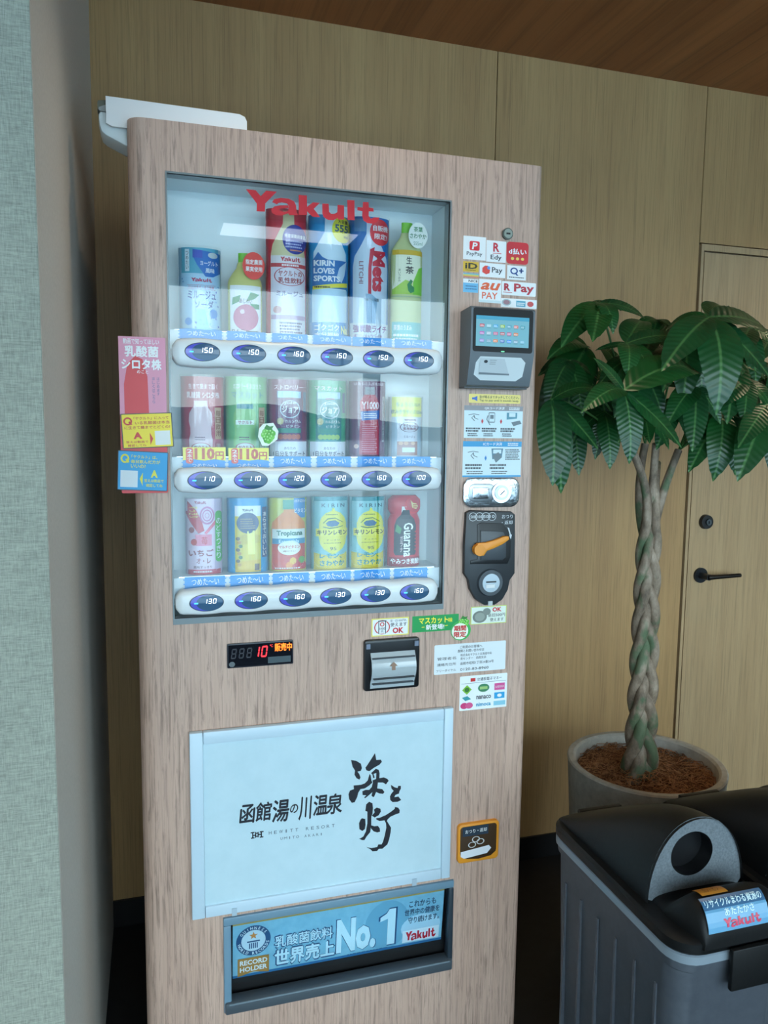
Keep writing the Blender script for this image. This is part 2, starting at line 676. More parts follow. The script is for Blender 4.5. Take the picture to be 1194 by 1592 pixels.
# outside: sea level ground and the hills across the bay
struct('ground', G().box(-900, 900, -1800, YV - 0.3, -9, -8, speckle('bay', (176, 190, 198), (196, 208, 214), 0.02, 0.5)), 'pale water of the bay outside the windows')
rows = [[], [], []]
for i in range(121):
    x = -900 + 15 * i
    h = 10 + 9 * math.sin(x * 0.008 + 1.0) + 5 * math.sin(x * 0.021) + 2 * math.sin(x * 0.057 + 2)
    rows[0].append((x, -690, -8))
    rows[1].append((x, -720, max(h, 4)))
    rows[2].append((x, -760, -8))
struct('hills', G().grid(rows, speckle('hazed_wooded_hills', (104, 124, 134), (124, 142, 150), 0.05, 0.9)), 'low wooded hills across the bay')  # distance haze is mixed into the hill colour

# ceiling downlights
for i, (x, y, watt) in enumerate(DOWNLIGHTS):
    d = thing('downlight', (x, y, ZC), ('recessed warm ceiling lamp above the machine', 'recessed warm ceiling lamp by the door', 'recessed warm ceiling lamp behind the viewer')[i], 'lamp', 'ceiling downlights')
    G().lathe((x, y), [(0.055, ZC), (0.055, ZC - 0.004), (0.043, ZC - 0.004), (0.040, ZC - 0.001)], M_WHITEPL, 28).build('trim_ring', d)
    G().cyl((x, y), 0.040, ZC - 0.0015, ZC - 0.0005, flat((255, 226, 178), 0.5, 0, 4.0), 24, axis='z').build('lens', d)
    ld = bpy.data.lights.new('downlight_beam', 'SPOT')
    ld.energy = watt
    ld.color = (1.0, 0.78, 0.52)
    ld.spot_size = math.radians(115)
    ld.spot_blend = 0.8
    ld.shadow_soft_size = 0.04
    lo = link(bpy.data.objects.new('downlight_beam', ld), d)
    lo.location = (0, 0, -0.01)

cl = thing('ceiling_light', (0.75, -2.92, ZC), 'long white ceiling lamp near the windows', 'lamp')
G().box(0.36, 1.14, -3.06, -2.78, ZC - 0.035, ZC, M_WHITEPL, 0.006).build('housing', cl)
G().box(0.375, 1.125, -3.045, -2.795, ZC - 0.041, ZC - 0.034, flat((236, 246, 255), 0.5, 0, 6.0), 0.002).build('diffuser', cl)

# ------------------------------------------------------------------ the vending machine
MX0, MX1, MZ1, MZ0 = -0.0394, 0.8004, 1.9213, FZ + 0.035
vm = thing('vending_machine', (0.38, 0.28, FZ), 'tall drinks vending machine clad in pinkish-grey wood veneer', 'vending machine')
WX0, WX1 = 0.0295, 0.590
WZ1 = (P(258, 268).z + P(702, 315).z) / 2
WZ0 = (P(273, 962).z + P(686, 938).z) / 2
q_port = crop(330, 1350, 2.985)
PA, PB = P(*q_port(50, 225)), P(*q_port(1105, 465))
PX0, PZ1, PX1, PZ0 = P(*q_port(50, 225)).x, (P(*q_port(50, 225)).z + P(*q_port(1125, 50)).z) / 2, P(*q_port(1115, 250)).x, (P(*q_port(55, 660)).z + P(*q_port(1105, 465)).z) / 2

G().box(MX0 + 0.012, MX1 - 0.02, 0.131, 0.66, FZ + 0.04, MZ1 - 0.03, flat((58, 56, 54), 0.5), 0.004).build('cabinet', vm)
for x in (MX0 + 0.06, MX1 - 0.08):
    for y in (0.16, 0.62):
        G().cyl((x, y), 0.018, FZ, FZ + 0.04, M_BLACK, 14, axis='z').build('foot', vm)
G().box(MX0 + 0.03, MX1 - 0.03, 0.05, 0.131, FZ + 0.01, MZ0 - 0.001, M_BLACK).build('kick_plate', vm)

# the door: veneer sheet with two openings, rounded upright edges
RL, RR, DEP = 0.030, 0.011, 0.125
bm_g = G()
xs = sorted([MX0 + RL, WX0, WX1, PX0, PX1, MX1 - RR])
zs = sorted([MZ0, PZ0, PZ1, WZ0, WZ1, MZ1])
def hole(x, z):
    return (WX0 < x < WX1 and WZ0 < z < WZ1) or (PX0 < x < PX1 and PZ0 < z < PZ1)
for i in range(len(xs) - 1):
    for j in range(len(zs) - 1):
        cx, cz = (xs[i] + xs[i + 1]) / 2, (zs[j] + zs[j + 1]) / 2
        if not hole(cx, cz):
            bm_g.face([(xs[i], 0, zs[j]), (xs[i + 1], 0, zs[j]), (xs[i + 1], 0, zs[j + 1]), (xs[i], 0, zs[j + 1])], M_VENEER)
M_REVEAL = flat((150, 160, 162), 0.4)
for (x0, x1, z0, z1) in ((WX0, WX1, WZ0, WZ1), (PX0, PX1, PZ0, PZ1)):
    for a, b in (((x0, z0), (x1, z0)), ((x1, z0), (x1, z1)), ((x1, z1), (x0, z1)), ((x0, z1), (x0, z0))):
        bm_g.face([(a[0], 0, a[1]), (b[0], 0, b[1]), (b[0], 0.03, b[1]), (a[0], 0.03, a[1])], M_REVEAL)
for (xe, r, sgn) in ((MX0, RL, 1), (MX1, RR, -1)):
    rows = []
    for k in range(9):
        a = PI / 2 * k / 8
        x = xe + sgn * (r - r * math.sin(a)); y = r - r * math.cos(a)
        rows.append([(x, y, MZ0), (x, y, MZ1)])
    rows.append([(xe, DEP, MZ0), (xe, DEP, MZ1)])
    rows.append([(xe + sgn * 0.02, DEP, MZ0), (xe + sgn * 0.02, DEP, MZ1)])
    bm_g.grid(rows, M_VENEER)
for z in (MZ0, MZ1):
    pts = [(MX0 + RL - RL * math.sin(PI / 2 * k / 8), RL - RL * math.cos(PI / 2 * k / 8), z) for k in range(9)] + [(MX0, DEP, z), (MX1, DEP, z)]
    pts += [(MX1 - RR + RR * math.sin(PI / 2 * k / 8), RR - RR * math.cos(PI / 2 * k / 8), z) for k in range(8, -1, -1)]
    bm_g.face(pts, M_VENEER)
bm_g.build('door', vm, 'pinkish-grey wood-grain front door of the machine', fix=True)

# display case behind the glass
IY = 0.118
M_CASE = flat((226, 236, 238), 0.35)
g = G()
g.face([(WX0 - 0.004, IY, WZ0), (WX1 + 0.004, IY, WZ0), (WX1 + 0.004, IY, WZ1 + 0.004), (WX0 - 0.004, IY, WZ1 + 0.004)], M_CASE)
for a, b in (((WX0 - 0.004, WZ0), (WX1 + 0.004, WZ0)), ((WX1 + 0.004, WZ0), (WX1 + 0.004, WZ1 + 0.004)), ((WX1 + 0.004, WZ1 + 0.004), (WX0 - 0.004, WZ1 + 0.004)), ((WX0 - 0.004, WZ1 + 0.004), (WX0 - 0.004, WZ0))):
    g.face([(a[0], 0.028, a[1]), (b[0], 0.028, b[1]), (b[0], IY, b[1]), (a[0], IY, a[1])], M_CASE)
g.build('display_case', vm, 'pale blue-white inside of the display window')
fr = flat((120, 128, 130), 0.35, 0.4)
g = G()
t = 0.003
g.box(WX0 - t, WX1 + t, -0.0025, 0.006, WZ1, WZ1 + t, fr).box(WX0 - t, WX1 + t, -0.0025, 0.006, WZ0 - 0.012, WZ0, fr)
g.box(WX0 - t, WX0, -0.0025, 0.006, WZ0, WZ1, fr).box(WX1, WX1 + t, -0.0025, 0.006, WZ0, WZ1, fr)
g.build('window_frame', vm, 'thin grey metal frame round the display window')
G().face([(WX0, 0.009, WZ0), (WX1, 0.009, WZ0), (WX1, 0.009, WZ1), (WX0, 0.009, WZ1)], M_GLASS).build('glass_pane', vm, 'clear reflecting glass of the display window')

# the red lettering on the glass
c_logo = crop(370, 270, 4.975)
LOGO = [
    [(65, 110), (140, 118), (180, 165), (222, 122), (305, 130), (215, 222), (213, 285), (148, 282), (150, 222)],
    [(268, 212), (285, 188), (335, 178), (395, 184), (440, 206), (456, 240), (458, 290), (472, 312), (404, 312), (392, 296), (398, 240), (385, 222), (345, 214), (318, 218), (306, 228)],
    [(396, 236), (330, 236), (285, 245), (262, 268), (268, 295), (300, 312), (345, 315), (394, 298), (394, 280), (360, 285), (335, 281), (322, 270), (335, 260), (396, 258)],
    [(475, 155), (538, 160), (540, 248), (585, 213), (640, 217), (592, 264), (642, 328), (582, 325), (540, 282), (540, 312), (475, 310)],
    [(658, 222), (708, 224), (712, 288), (728, 303), (752, 303), (775, 290), (777, 233), (828, 237), (828, 348), (780, 347), (778, 335), (745, 352), (705, 350), (670, 328), (659, 300)],
    [(852, 194), (908, 198), (910, 352), (855, 350)],
    [(975, 210), (1018, 212), (1020, 252), (1055, 260), (1058, 285), (1020, 283), (1018, 318), (1035, 340), (1065, 330), (1105, 332), (1085, 365), (1050, 380), (1010, 375), (980, 355), (968, 320), (970, 282), (930, 275), (932, 250), (972, 253)]]
LX0, LX1 = P(*c_logo(65, 200)).x, P(*c_logo(1105, 200)).x
LZ1, LZ0 = P(*c_logo(65, 110)).z, P(*c_logo(1050, 380)).z


def logo(a, mat, u0, v0, u1, v1, lay=2):
    """the red wordmark: six heavy letters"""
    for pg in LOGO:
        pts = []
        for c in pg:
            p = P(*c_logo(*c))
            pts.append((u0 + (u1 - u0) * (p.x - LX0) / (LX1 - LX0), v0 + (v1 - v0) * (LZ1 - p.z) / (LZ1 - LZ0)))
        a.poly(pts, mat, lay)
    return a


RED = (214, 22, 40)
a = logo(Art(), flat(RED, 0.5), 0, 0, 1, 1, 1)
a.build('brand_lettering', vm, lambda u, v, h: Vector((LX0 + (LX1 - LX0) * u, 0.0082 - h, LZ1 + (LZ0 - LZ1) * v)), 'large bold red brand name on the display glass', step=0.0004)

# three rows of selection buttons
SEG = {'0': 'abcdef', '1': 'bc', '2': 'abged', '3': 'abgcd', '4': 'fgbc', '5': 'afgcd', '6': 'afgedc', '7': 'abc', '8': 'abcdefg', '9': 'abcdfg', ' ': ''}
def digits(a, s, u0, v0, u1, v1, mat, lay, slant=0.08):
    n = len(s)
    w = (u1 - u0) / n
    for i, ch in enumerate(s):
        x0, x1 = u0 + w * (i + 0.12), u0 + w * (i + 0.86)
        t, tv = (x1 - x0) * 0.2, (v1 - v0) * 0.13
        vm_ = (v0 + v1) / 2
        R_ = {'a': (x0 + t * .6, v0, x1 - t * .6, v0 + tv), 'g': (x0 + t * .6, vm_ - tv / 2, x1 - t * .6, vm_ + tv / 2), 'd': (x0 + t * .6, v1 - tv, x1 - t * .6, v1),
              'f': (x0, v0 + tv * .6, x0 + t, vm_ - tv * .3), 'b': (x1 - t, v0 + tv * .6, x1, vm_ - tv * .3),
              'e': (x0, vm_ + tv * .3, x0 + t, v1 - tv * .6), 'c': (x1 - t, vm_ + tv * .3, x1, v1 - tv * .6)}
        for k in SEG[ch]:
            p = R_[k]
            f = lambda x, y: (x + slant * (vm_ - y), y)
            a.poly([f(p[0], p[1]), f(p[2], p[1]), f(p[2], p[3]), f(p[0], p[3])], mat, lay)

M_BAR = flat((226, 232, 234), 0.25)
M_BARTRIM = flat((150, 158, 162), 0.3)
BY = -0.020     # front of the bars
ROWS = [
    dict(l=(268, 546), r=(688, 563), h=41, b=[(314.8, 546.5), (387, 550), (457, 553.5), (523.7, 556.4), (588.6, 558.8), (651, 560.5)], p=['150', '150', '160', '150', '150', '150']),
    dict(l=(271, 746), r=(687, 745.5), h=38, b=[(318.7, 746), (390, 746), (458, 745.3), (523, 745.3), (586, 745), (647.5, 744.8)], p=['110', '110', '120', '120', '160', '100']),
    dict(l=(273, 938.5), r=(681, 918), h=39, b=[(321.3, 937.3), (390.6, 933), (459, 929), (522, 925.7), (583.7, 922), (644.3, 919)], p=['130', '160', '160', '130', '130', '160'])]
M_DIGIT = flat((246, 250, 255), 0.5, 0, 1.1)
M_LED = flat((70, 190, 255), 0.5, 0, 1.6)
M_LENS = flat((62, 96, 128), 0.10)  # dark lens tinted slate blue, standing in for reflected sky
M_LENS2 = flat((58, 66, 150), 0.08)
M_LENS2.node_tree.nodes['Principled BSDF'].inputs['Emission Color'].default_value = (0.10, 0.12, 0.62, 1)
M_LENS2.node_tree.nodes['Principled BSDF'].inputs['Emission Strength'].default_value = 0.5
BARZ = []
for ri, R_ in enumerate(ROWS):
    l, r = P(*R_['l'], BY + 0.006), P(*R_['r'], BY + 0.006)
    zc = (l.z + r.z) / 2
    hh = (P(470, 700).z - P(470, 700 + R_['h']).z) / 2
    BARZ.append((zc, hh))
    centres = [P(*c, BY) for c in R_['b']]
    rows = []
    n = 72
    for i in range(n + 1):
        x = l.x + (r.x - l.x) * i / n
        # wavy upper edge with a crest over each button, rounded ends
        wave = 0.0
        k = min(centres, key=lambda c: abs(c.x - x))
        wave = 0.0010 * math.cos((x - k.x) / (centres[1].x - centres[0].x) * 2 * PI)
        e = min(i / n, 1 - i / n) * (r.x - l.x)
        rr = hh * 0.72
        end = 1.0 if e > rr else math.sqrt(max(0.0, 1 - (1 - e / rr) ** 2)) * 0.5 + 0.5
        sec = []
        for q in range(13):
            t = PI * q / 12
            cz_, cy_ = math.cos(t), math.sin(t)
            zz = (hh + wave) * (abs(cz_) ** 0.6) * (1 if cz_ >= 0 else -1) * end
            yy = 0.008 - (0.008 - BY) * (cy_ ** 0.35 if cy_ > 1e-6 else 0) * (0.35 + 0.65 * end)
            sec.append((x, yy, zc + zz))
        rows.append(sec)
    g = G().grid(rows, M_BAR)
    g.face(rows[0], M_BAR).face(rows[-1][::-1], M_BAR)
    zt = zc + hh * 0.10
    bar = g.build('button_bar', vm, 'pale grey wavy plastic bar of oval selection buttons', fix=True)
    G().box(l.x + 0.02, r.x - 0.02, BY - 0.0006, BY + 0.004, zt - 0.0012, zt + 0.0012, flat((228, 234, 236), 0.25)).build('bar_rib', bar)
    for ci, c in enumerate(centres):
        rx = (P(387 + 26.5, 746, BY).x - P(387 - 26.5, 746, BY).x) / 2
        rz = 0.0175
        a = Art()
        n_ = 36
        a.ell(0.5, 0.5, 0.5, 0.5, flat((38, 52, 66), 0.3), 0, n_)
        a.ell(0.5, 0.5, 0.472, 0.462, M_LENS2, 2, n_)
        a.ell(0.585, 0.5, 0.385, 0.455, M_LENS, 3, n_)
        a.rect(0.14, 0.47, 0.25, 0.54, M_LED, 4)
        digits(a, R_['p'][ci], 0.40, 0.27, 0.80, 0.55, M_DIGIT, 4)
        # a low dome: the rim proud of the bar, the lens bulging a little
        def fm(u, v, h, c=c):
            d = min(1.0, math.hypot((u - 0.5) / 0.5, (v - 0.5) / 0.5))
            return Vector((c.x + (u - 0.5) * 2 * rx, BY - 0.0006 - 0.0016 * (1 - d * d) - h, zc + 0.0005 + (0.5 - v) * 2 * rz))
        a.build('button', bar, fm, None, 10, 0.0003, 10, True)

# shelf ledges with the strip that says "cold" under every sample
SHELFZ = []
TAGS = [
    [((279, 509), (345, 525)), ((353, 513), (413, 529.5)), ((423, 518), (478, 532)), ((487, 521), (546, 535)), ((548, 525), (609, 538)), ((614, 528), (671, 541))],
    [((284, 706), (350, 723)), ((355, 707), (418, 723)), ((426, 710), (483, 724)), ((493, 711), (545, 724)), ((556, 711), (609, 724)), ((616, 712), (669, 725))],
    [((287, 899), (350, 915)), ((358, 896), (418, 910)), ((424, 892), (480, 906)), ((490, 889), (545, 902)), ((551, 885), (606, 899)), ((613, 882), (664, 896))]]
TY = 0.020
for ri, row in enumerate(TAGS):
    zt = sum(P(*t[0], TY).z for t in row) / 6
    zb = sum(P(*t[1], TY).z for t in row) / 6 - 0.004
    SHELFZ.append(zt - 0.002)
    G().box(WX0, WX1 + 0.004, TY + 0.004, IY, zt - 0.006, zt - 0.002, flat((214, 224, 228), 0.3)).box(WX0, WX1 + 0.004, TY + 0.0015, TY + 0.004, zb - 0.02, zt - 0.002, flat((214, 224, 228), 0.3)).build('shelf', vm)
    G().box(WX0 + 0.01, WX1 - 0.01, TY + 0.005, TY + 0.009, zt - 0.002, zt - 0.0008, flat((214, 240, 255), 0.4, 0, 1.6)).build('light_strip', vm, 'slim cool white light strip behind the shelf edge')
    for ti, (c0, c1) in enumerate(row):
        x0, x1 = P(*c0, TY).x, P(*c1, TY).x
        a = Art()
        a.rect(0, 0, 1, 1, flat((52, 150, 232), 0.4), 0)
        for k in range(6):
            a.rect(-0.03 if k % 2 else 0, k / 6, 0, (k + 0.5) / 6, flat((52, 150, 232), 0.4), 0)
            a.rect(1, k / 6, 1.03 if k % 2 else 1.0, (k + 0.5) / 6, flat((52, 150, 232), 0.4), 0)
        if not (ri == 1 and ti < 2):
            a.text('つめた〜い', 0.17, 0.14, 0.85, 0.66, (236, 246, 252), 2, 0.008)
        else:
            a.text('つめた〜い', 0.22, 0.62, 0.8, 0.95, (236, 246, 252), 2, 0.008)
        a.build('temperature_strip', vm, lambda u, v, h, x0=x0, x1=x1, zt=zt, zb=zb: Vector((x0 + (x1 - x0) * u, TY - h, zt + (zb - zt) * v)))
    if ri == 1:
        for (c0, c1) in (((284, 695), (351, 718)), ((355, 696), (418, 718))):
            m = quad(c0, c1, TY - 0.004)
            a = Art()
            a.poly([(0, 0.02), (1, 0.0), (1, 0.92), (0.75, 0.82), (0.5, 0.92), (0.25, 0.82), (0, 0.9)], (250, 232, 60), 0)
            a.poly(rounded(0.07, 0.05, 0.24, 1.12, 0.06, 0.15), (226, 70, 44), 1)
            a.vtext('2本で', 0.09, 0.12, 0.22, 1.05, (255, 250, 240), 2, 0.01)
            a.text('110', 0.27, 0.06, 0.74, 0.84, (206, 84, 28), 2, 0.05)
            a.text('円', 0.76, 0.30, 0.95, 0.84, (206, 84, 28), 2, 0.03)
            a.build('price_sticker', vm, m, 'yellow price sticker with orange figures')

# green grapes cut-out stuck on the glass
def grapes(a, cu, cv, r, lay=1, leaf=True):
    rnd = random.Random(5)
    pos = [(-.55, -.35), (-.1, -.45), (.4, -.4), (.75, -.15), (-.75, .05), (-.3, .0), (.2, .0), (.6, .3), (-.5, .4), (-.05, .42), (.35, .6), (-.35, .75), (.05, .85)]
    for i, (x, y) in enumerate(pos):
        c = [(96, 190, 60), (120, 208, 80), (76, 168, 52)][i % 3]
        a.ell(cu + x * r * 0.75, cv + y * r * 0.75, r * 0.30, r * 0.30, flat(c, 0.4), lay + 0.1 * (i % 5), 14)
        a.ell(cu + x * r * 0.75 - r * 0.08, cv + y * r * 0.75 - r * 0.09, r * 0.09, r * 0.09, flat((176, 232, 140), 0.4), lay + 0.7, 8)
    if leaf:
        a.poly([(cu - r * .5, cv - r * .6), (cu - r * .2, cv - r), (cu + r * .2, cv - r * .8), (cu + r * .6, cv - r * .9), (cu + r * .4, cv - r * .5), (cu, cv - r * .45)], (52, 136, 52), lay + 1)
m = quad((401, 657), (433, 694), 0.004)
a = Art()
a.poly([(0.25, 0.05), (0.75, 0.0), (1, 0.35), (0.95, 0.7), (0.5, 0.98), (0.2, 0.98), (0.0, 0.6), (0.05, 0.25)], (238, 248, 232), 0)
grapes(a, 0.5, 0.5, 0.42)
a.build('grape_sticker', vm, m, 'cut-out sticker of green grapes on the glass')

# --- right column, from the top: lock, payment stickers, card reader, instructions, handle, coin slot
z7 = crop(700, 340, 5.687)
z8 = crop(700, 590, 4.30)
kc = P(*z7(500, 138))
g = G().cyl((kc.x, kc.z), 0.0118, -0.006, 0.0, flat((96, 104, 100), 0.3, 0.9), 28, 0.0118).cyl((kc.x, kc.z), 0.0095, -0.0075, -0.006, flat((150, 160, 152), 0.3, 0.9), 24)
g.box(kc.x - 0.0045, kc.x + 0.0045, -0.0082, -0.0074, kc.z - 0.002, kc.z + 0.0015, M_BLACK)
g.build('key_lock', vm, 'small round keyhole lock')

WH = (240, 243, 244)
def sticker(tl, br, draw, label, base=WH, rnd=0.0, Y=-0.0004, rot=0.0, name='sticker', thick=0.0006):
    m = quad(tl, br, Y, rot)
    a = Art()
    ru = rnd
    rv = rnd * m.w / m.h
    pts = rounded(0, 0, 1, 1, max(ru, 0.01), max(rv, 0.01), 4)
    mat = base if isinstance(base, bpy.types.Material) else flat(base, 0.35)
    a.poly(pts, mat, 0)
    # the sheet's edge
    n = len(pts)
    a._add([(p[0], p[1]) for p in pts], [], mat, 0)
    b0 = len(a.v)
    a.v += [(p[0], p[1], 0) for p in pts] + [(p[0], p[1], -thick / 0.00025) for p in pts]
    for i in range(n):
        a.f.append((b0 + i, b0 + (i + 1) % n, b0 + n + (i + 1) % n, b0 + n + i))
        a.m.append(a.mats.index(mat))
    draw(a)
    return a.build(name, vm, m, label)

DK = (40, 44, 54)
R2 = (206, 40, 60)
def s_paypay(a):
    a.poly(rounded(0.27, 0.2, 0.72, 0.6, 0.07, 0.07), (228, 40, 52), 1)
    a.text('P', 0.40, 0.26, 0.62, 0.55, WH, 2, 0.03, ital=0.2)
    a.text('PayPay', 0.15, 0.66, 0.84, 0.86, DK, 2, 0.006)
def s_edy(a):
    a.text('R', 0.34, 0.1, 0.66, 0.52, R2, 2, 0.03)
    a.rect(0.32, 0.575, 0.76, 0.605, R2, 2)
    a.text('Edy', 0.22, 0.66, 0.78, 0.95, DK, 2, 0.012)
def s_d(a):
    a.text('d払い', 0.1, 0.30, 0.9, 0.56, WH, 2, 0.035)
    for k in range(3):
        a.ell(0.27 + 0.23 * k, 0.76, 0.075, 0.07, (240, 208, 100), 2, 14)
def s_id(a):
    a.text('iD', 0.12, 0.14, 0.92, 0.72, (52, 48, 30), 2, 0.03)
    a.lines(0.15, 0.82, 0.85, 1, 0.07, 0.1, (120, 90, 30))
def s_stripes(a):
    for k, c in enumerate(((90, 180, 210), (200, 206, 120), (226, 190, 90), (214, 120, 110))):
        a.rect(0, k / 4, 1, (k + 1) / 4, c, 1)
def s_mpay(a):
    a.poly([(0.1, 0.38), (0.2, 0.2), (0.32, 0.2), (0.4, 0.5), (0.38, 0.72), (0.25, 0.82), (0.1, 0.68)], (232, 70, 60), 1)
    a.ell(0.345, 0.35, 0.06, 0.12, (84, 150, 226), 2, 12)
    a.text('Pay', 0.47, 0.27, 0.88, 0.78, DK, 2, 0.015)
def s_q(a):
    a.ring(0.36, 0.38, 0.2, 0.24, 0.36, (26, 70, 140), 1)
    a.poly([(0.44, 0.48), (0.6, 0.7), (0.5, 0.7), (0.38, 0.52)], (26, 70, 140), 2)
    a.rect(0.62, 0.3, 0.86, 0.38, (26, 70, 140), 1).rect(0.7, 0.17, 0.78, 0.51, (26, 70, 140), 1)
    a.lines(0.1, 0.8, 0.95, 1, 0.06, 0.1, DK)
def s_nicoca(a):
    a.rect(0, 0.3, 1, 1, (110, 186, 226), 1)
    a.text('NICE', 0.35, 0.06, 0.96, 0.24, DK, 2, 0.02)
    a.lines(0.15, 0.5, 0.9, 2, 0.08, 0.2, (60, 110, 160))
def s_au(a):
    a.text('au', 0.1, 0.14, 0.9, 0.46, (232, 98, 48), 2, 0.03, ital=0.18)
    a.text('PAY', 0.14, 0.55, 0.84, 0.84, (232, 98, 48), 2, 0.012)
    a.rect(0, 0.89, 1, 1, (210, 228, 232), 1)
def s_rpay(a):
    a.text('R', 0.06, 0.15, 0.24, 0.68, (190, 44, 60), 2, 0.04)
    a.rect(0.04, 0.78, 0.3, 0.82, (190, 44, 60), 2)
    a.text('Pay', 0.35, 0.12, 0.94, 0.9, (190, 44, 60), 2, 0.03)
def s_cards(a):
    a.ell(0.15, 0.45, 0.13, 0.36, (170, 190, 196), 1)
    a.ell(0.15, 0.45, 0.09, 0.26, (160, 120, 130), 2)
    a.rect(0.42, 0.2, 0.68, 0.85, (84, 170, 196), 1).lines(0.44, 0.4, 0.66, 2, 0.12, 0.2, WH)
    a.ell(0.82, 0.5, 0.09, 0.3, (206, 80, 80), 1)
sticker(z7(118, 148), z7(312, 372), s_paypay, 'white sticker with a red square mark and dark lettering')
sticker(z7(322, 188), z7(490, 392), s_edy, 'white sticker with a red capital R over dark lettering')
sticker(z7(501, 200), z7(688, 410), s_d, 'red rounded sticker with white lettering and three yellow dots', (214, 40, 52), 0.14)
sticker(z7(115, 374), z7(250, 474), s_id, 'mustard yellow sticker with black lettering', (226, 184, 52))
sticker(z7(115, 478), z7(250, 525), s_stripes, 'small rainbow-striped sticker')
sticker(z7(262, 386), z7(485, 527), s_mpay, 'white sticker with a red box mark and dark lettering')
sticker(z7(505, 410), z7(668, 548), s_q, 'white sticker with a navy ring and plus sign')
sticker(z7(115, 528), z7(245, 656), s_nicoca, 'small white and sky-blue sticker')
sticker(z7(256, 530), z7(447, 750), s_au, 'white sticker with orange lettering')
sticker(z7(458, 550), z7(755, 692), s_rpay, 'wide white sticker with dark red lettering', WH, 0.03)
sticker(z7(450, 700), z7(763, 800), s_cards, 'low white sticker with small round marks')

# card reader: a wedge-nosed dark box with a screen and a white touch pad
ya = -0.058
rx0, rx1 = P(*z7(185, 900), ya).x, P(*z7(750, 900), ya).x
rz1, rzm, rz0 = P(*z7(460, 785), ya).z, P(*z7(460, 1195), ya).z, P(*z7(420, 1475), ya + 0.016).z
M_RD = flat((92, 100, 106), 0.4)
M_RD2 = flat((66, 72, 78), 0.45)
prof = [(-0.0005, rz1 - 0.004), (ya + 0.004, rz1), (ya, rz1 - 0.004), (ya, rzm), (ya + 0.016, rz0), (ya + 0.022, rz0 - 0.003), (-0.0005, rz0 - 0.003)]
rd = G().prism(prof, rx0, rx1, M_RD, axis='x').build('card_reader', vm, 'dark grey contactless card reader with a small screen')
mf = lambda Y: (lambda u, v, h: Vector((rx0 + (rx1 - rx0) * u, Y - h, rz1 + (rzm - rz1) * v)))
a = Art()
a.poly(rounded(0.03, 0.03, 0.97, 0.97, 0.04, 0.06), flat((9, 10, 12), 0.6), 1)
a.ell(0.5, 0.95, 0.03, 0.012, flat((120, 220, 160), 0.4, 0, 0.8), 2, 10)
a.build('bezel', rd, mf(ya))
scr = flat((110, 168, 180), 0.4, 0, 0.22)
a = Art()
a.rect(0, 0, 1, 1, scr, 0)
a.rect(0, 0, 1, 0.12, flat((54, 150, 178), 0.4, 0, 0.2), 1)
rnd = random.Random(3)
cols = [(206, 80, 90), (150, 190, 196), (70, 160, 200), (150, 180, 40), (80, 150, 170), (220, 120, 110), (40, 140, 150), (190, 90, 170), (170, 180, 190), (200, 70, 120), (190, 60, 70), (200, 80, 130), (220, 120, 60), (150, 120, 190), (120, 150, 170), (230, 120, 40), (60, 90, 170), (30, 130, 210), (120, 150, 170), (110, 170, 190)]
k = 0
for r in range(3):
    for c in range(7 if r != 1 else 6):
        u, v = 0.11 + 0.128 * c, 0.32 + 0.245 * r
        a.poly(rounded(u - 0.043, v - 0.05, u + 0.043, v + 0.05, 0.012, 0.015, 2), flat(cols[k], 0.4, 0, 0.2), 1)
        a.lines(u - 0.035, v - 0.02, u + 0.035, 2, 0.016, 0.034, flat((226, 240, 242), 0.4, 0, 0.2))
        a.lines(u - 0.04, v + 0.07, u + 0.04, 1, 0.014, 0.03, flat((80, 120, 130), 0.3, 0, 0.3))
        k += 1
ms = quad(z7(230, 852), z7(690, 1145), ya)
a.build('screen', rd, lambda u, v, h: ms(u, v, h + 0.0006), 'lit touch screen with rows of small payment marks')
# pad on the sloping lower face
def slope(u, v, h):
    t = v
    return Vector((rx0 + (rx1 - rx0) * u, ya + 0.016 * t - h, rzm + (rz0 - rzm) * t))
a = Art()
a.poly([(0.16, 0.1), (0.80, 0.1), (0.88, 0.25), (0.86, 0.7), (0.76, 0.85), (0.2, 0.85), (0.09, 0.68), (0.1, 0.3)], (214, 222, 224), 1)
a.poly([(0.16, 0.16), (0.54, 0.16), (0.64, 0.66), (0.16, 0.66)], (196, 204, 208), 6)
a.poly([(0.16, 0.60), (0.64, 0.62), (0.64, 0.67), (0.16, 0.67)], (120, 130, 136), 6.5)
a.ell(0.25, 0.26, 0.03, 0.05, (30, 34, 40), 7, 12)
a.lines(0.31, 0.2, 0.42, 3, 0.03, 0.06, (150, 158, 162), 7)
a.build('touch_pad', rd, slope, 'white touch pad under the screen')
G().box(rx0, rx1, -0.03, -0.0005, rz0 - 0.006, rz0 - 0.003, M_RD2).build('mount', rd)

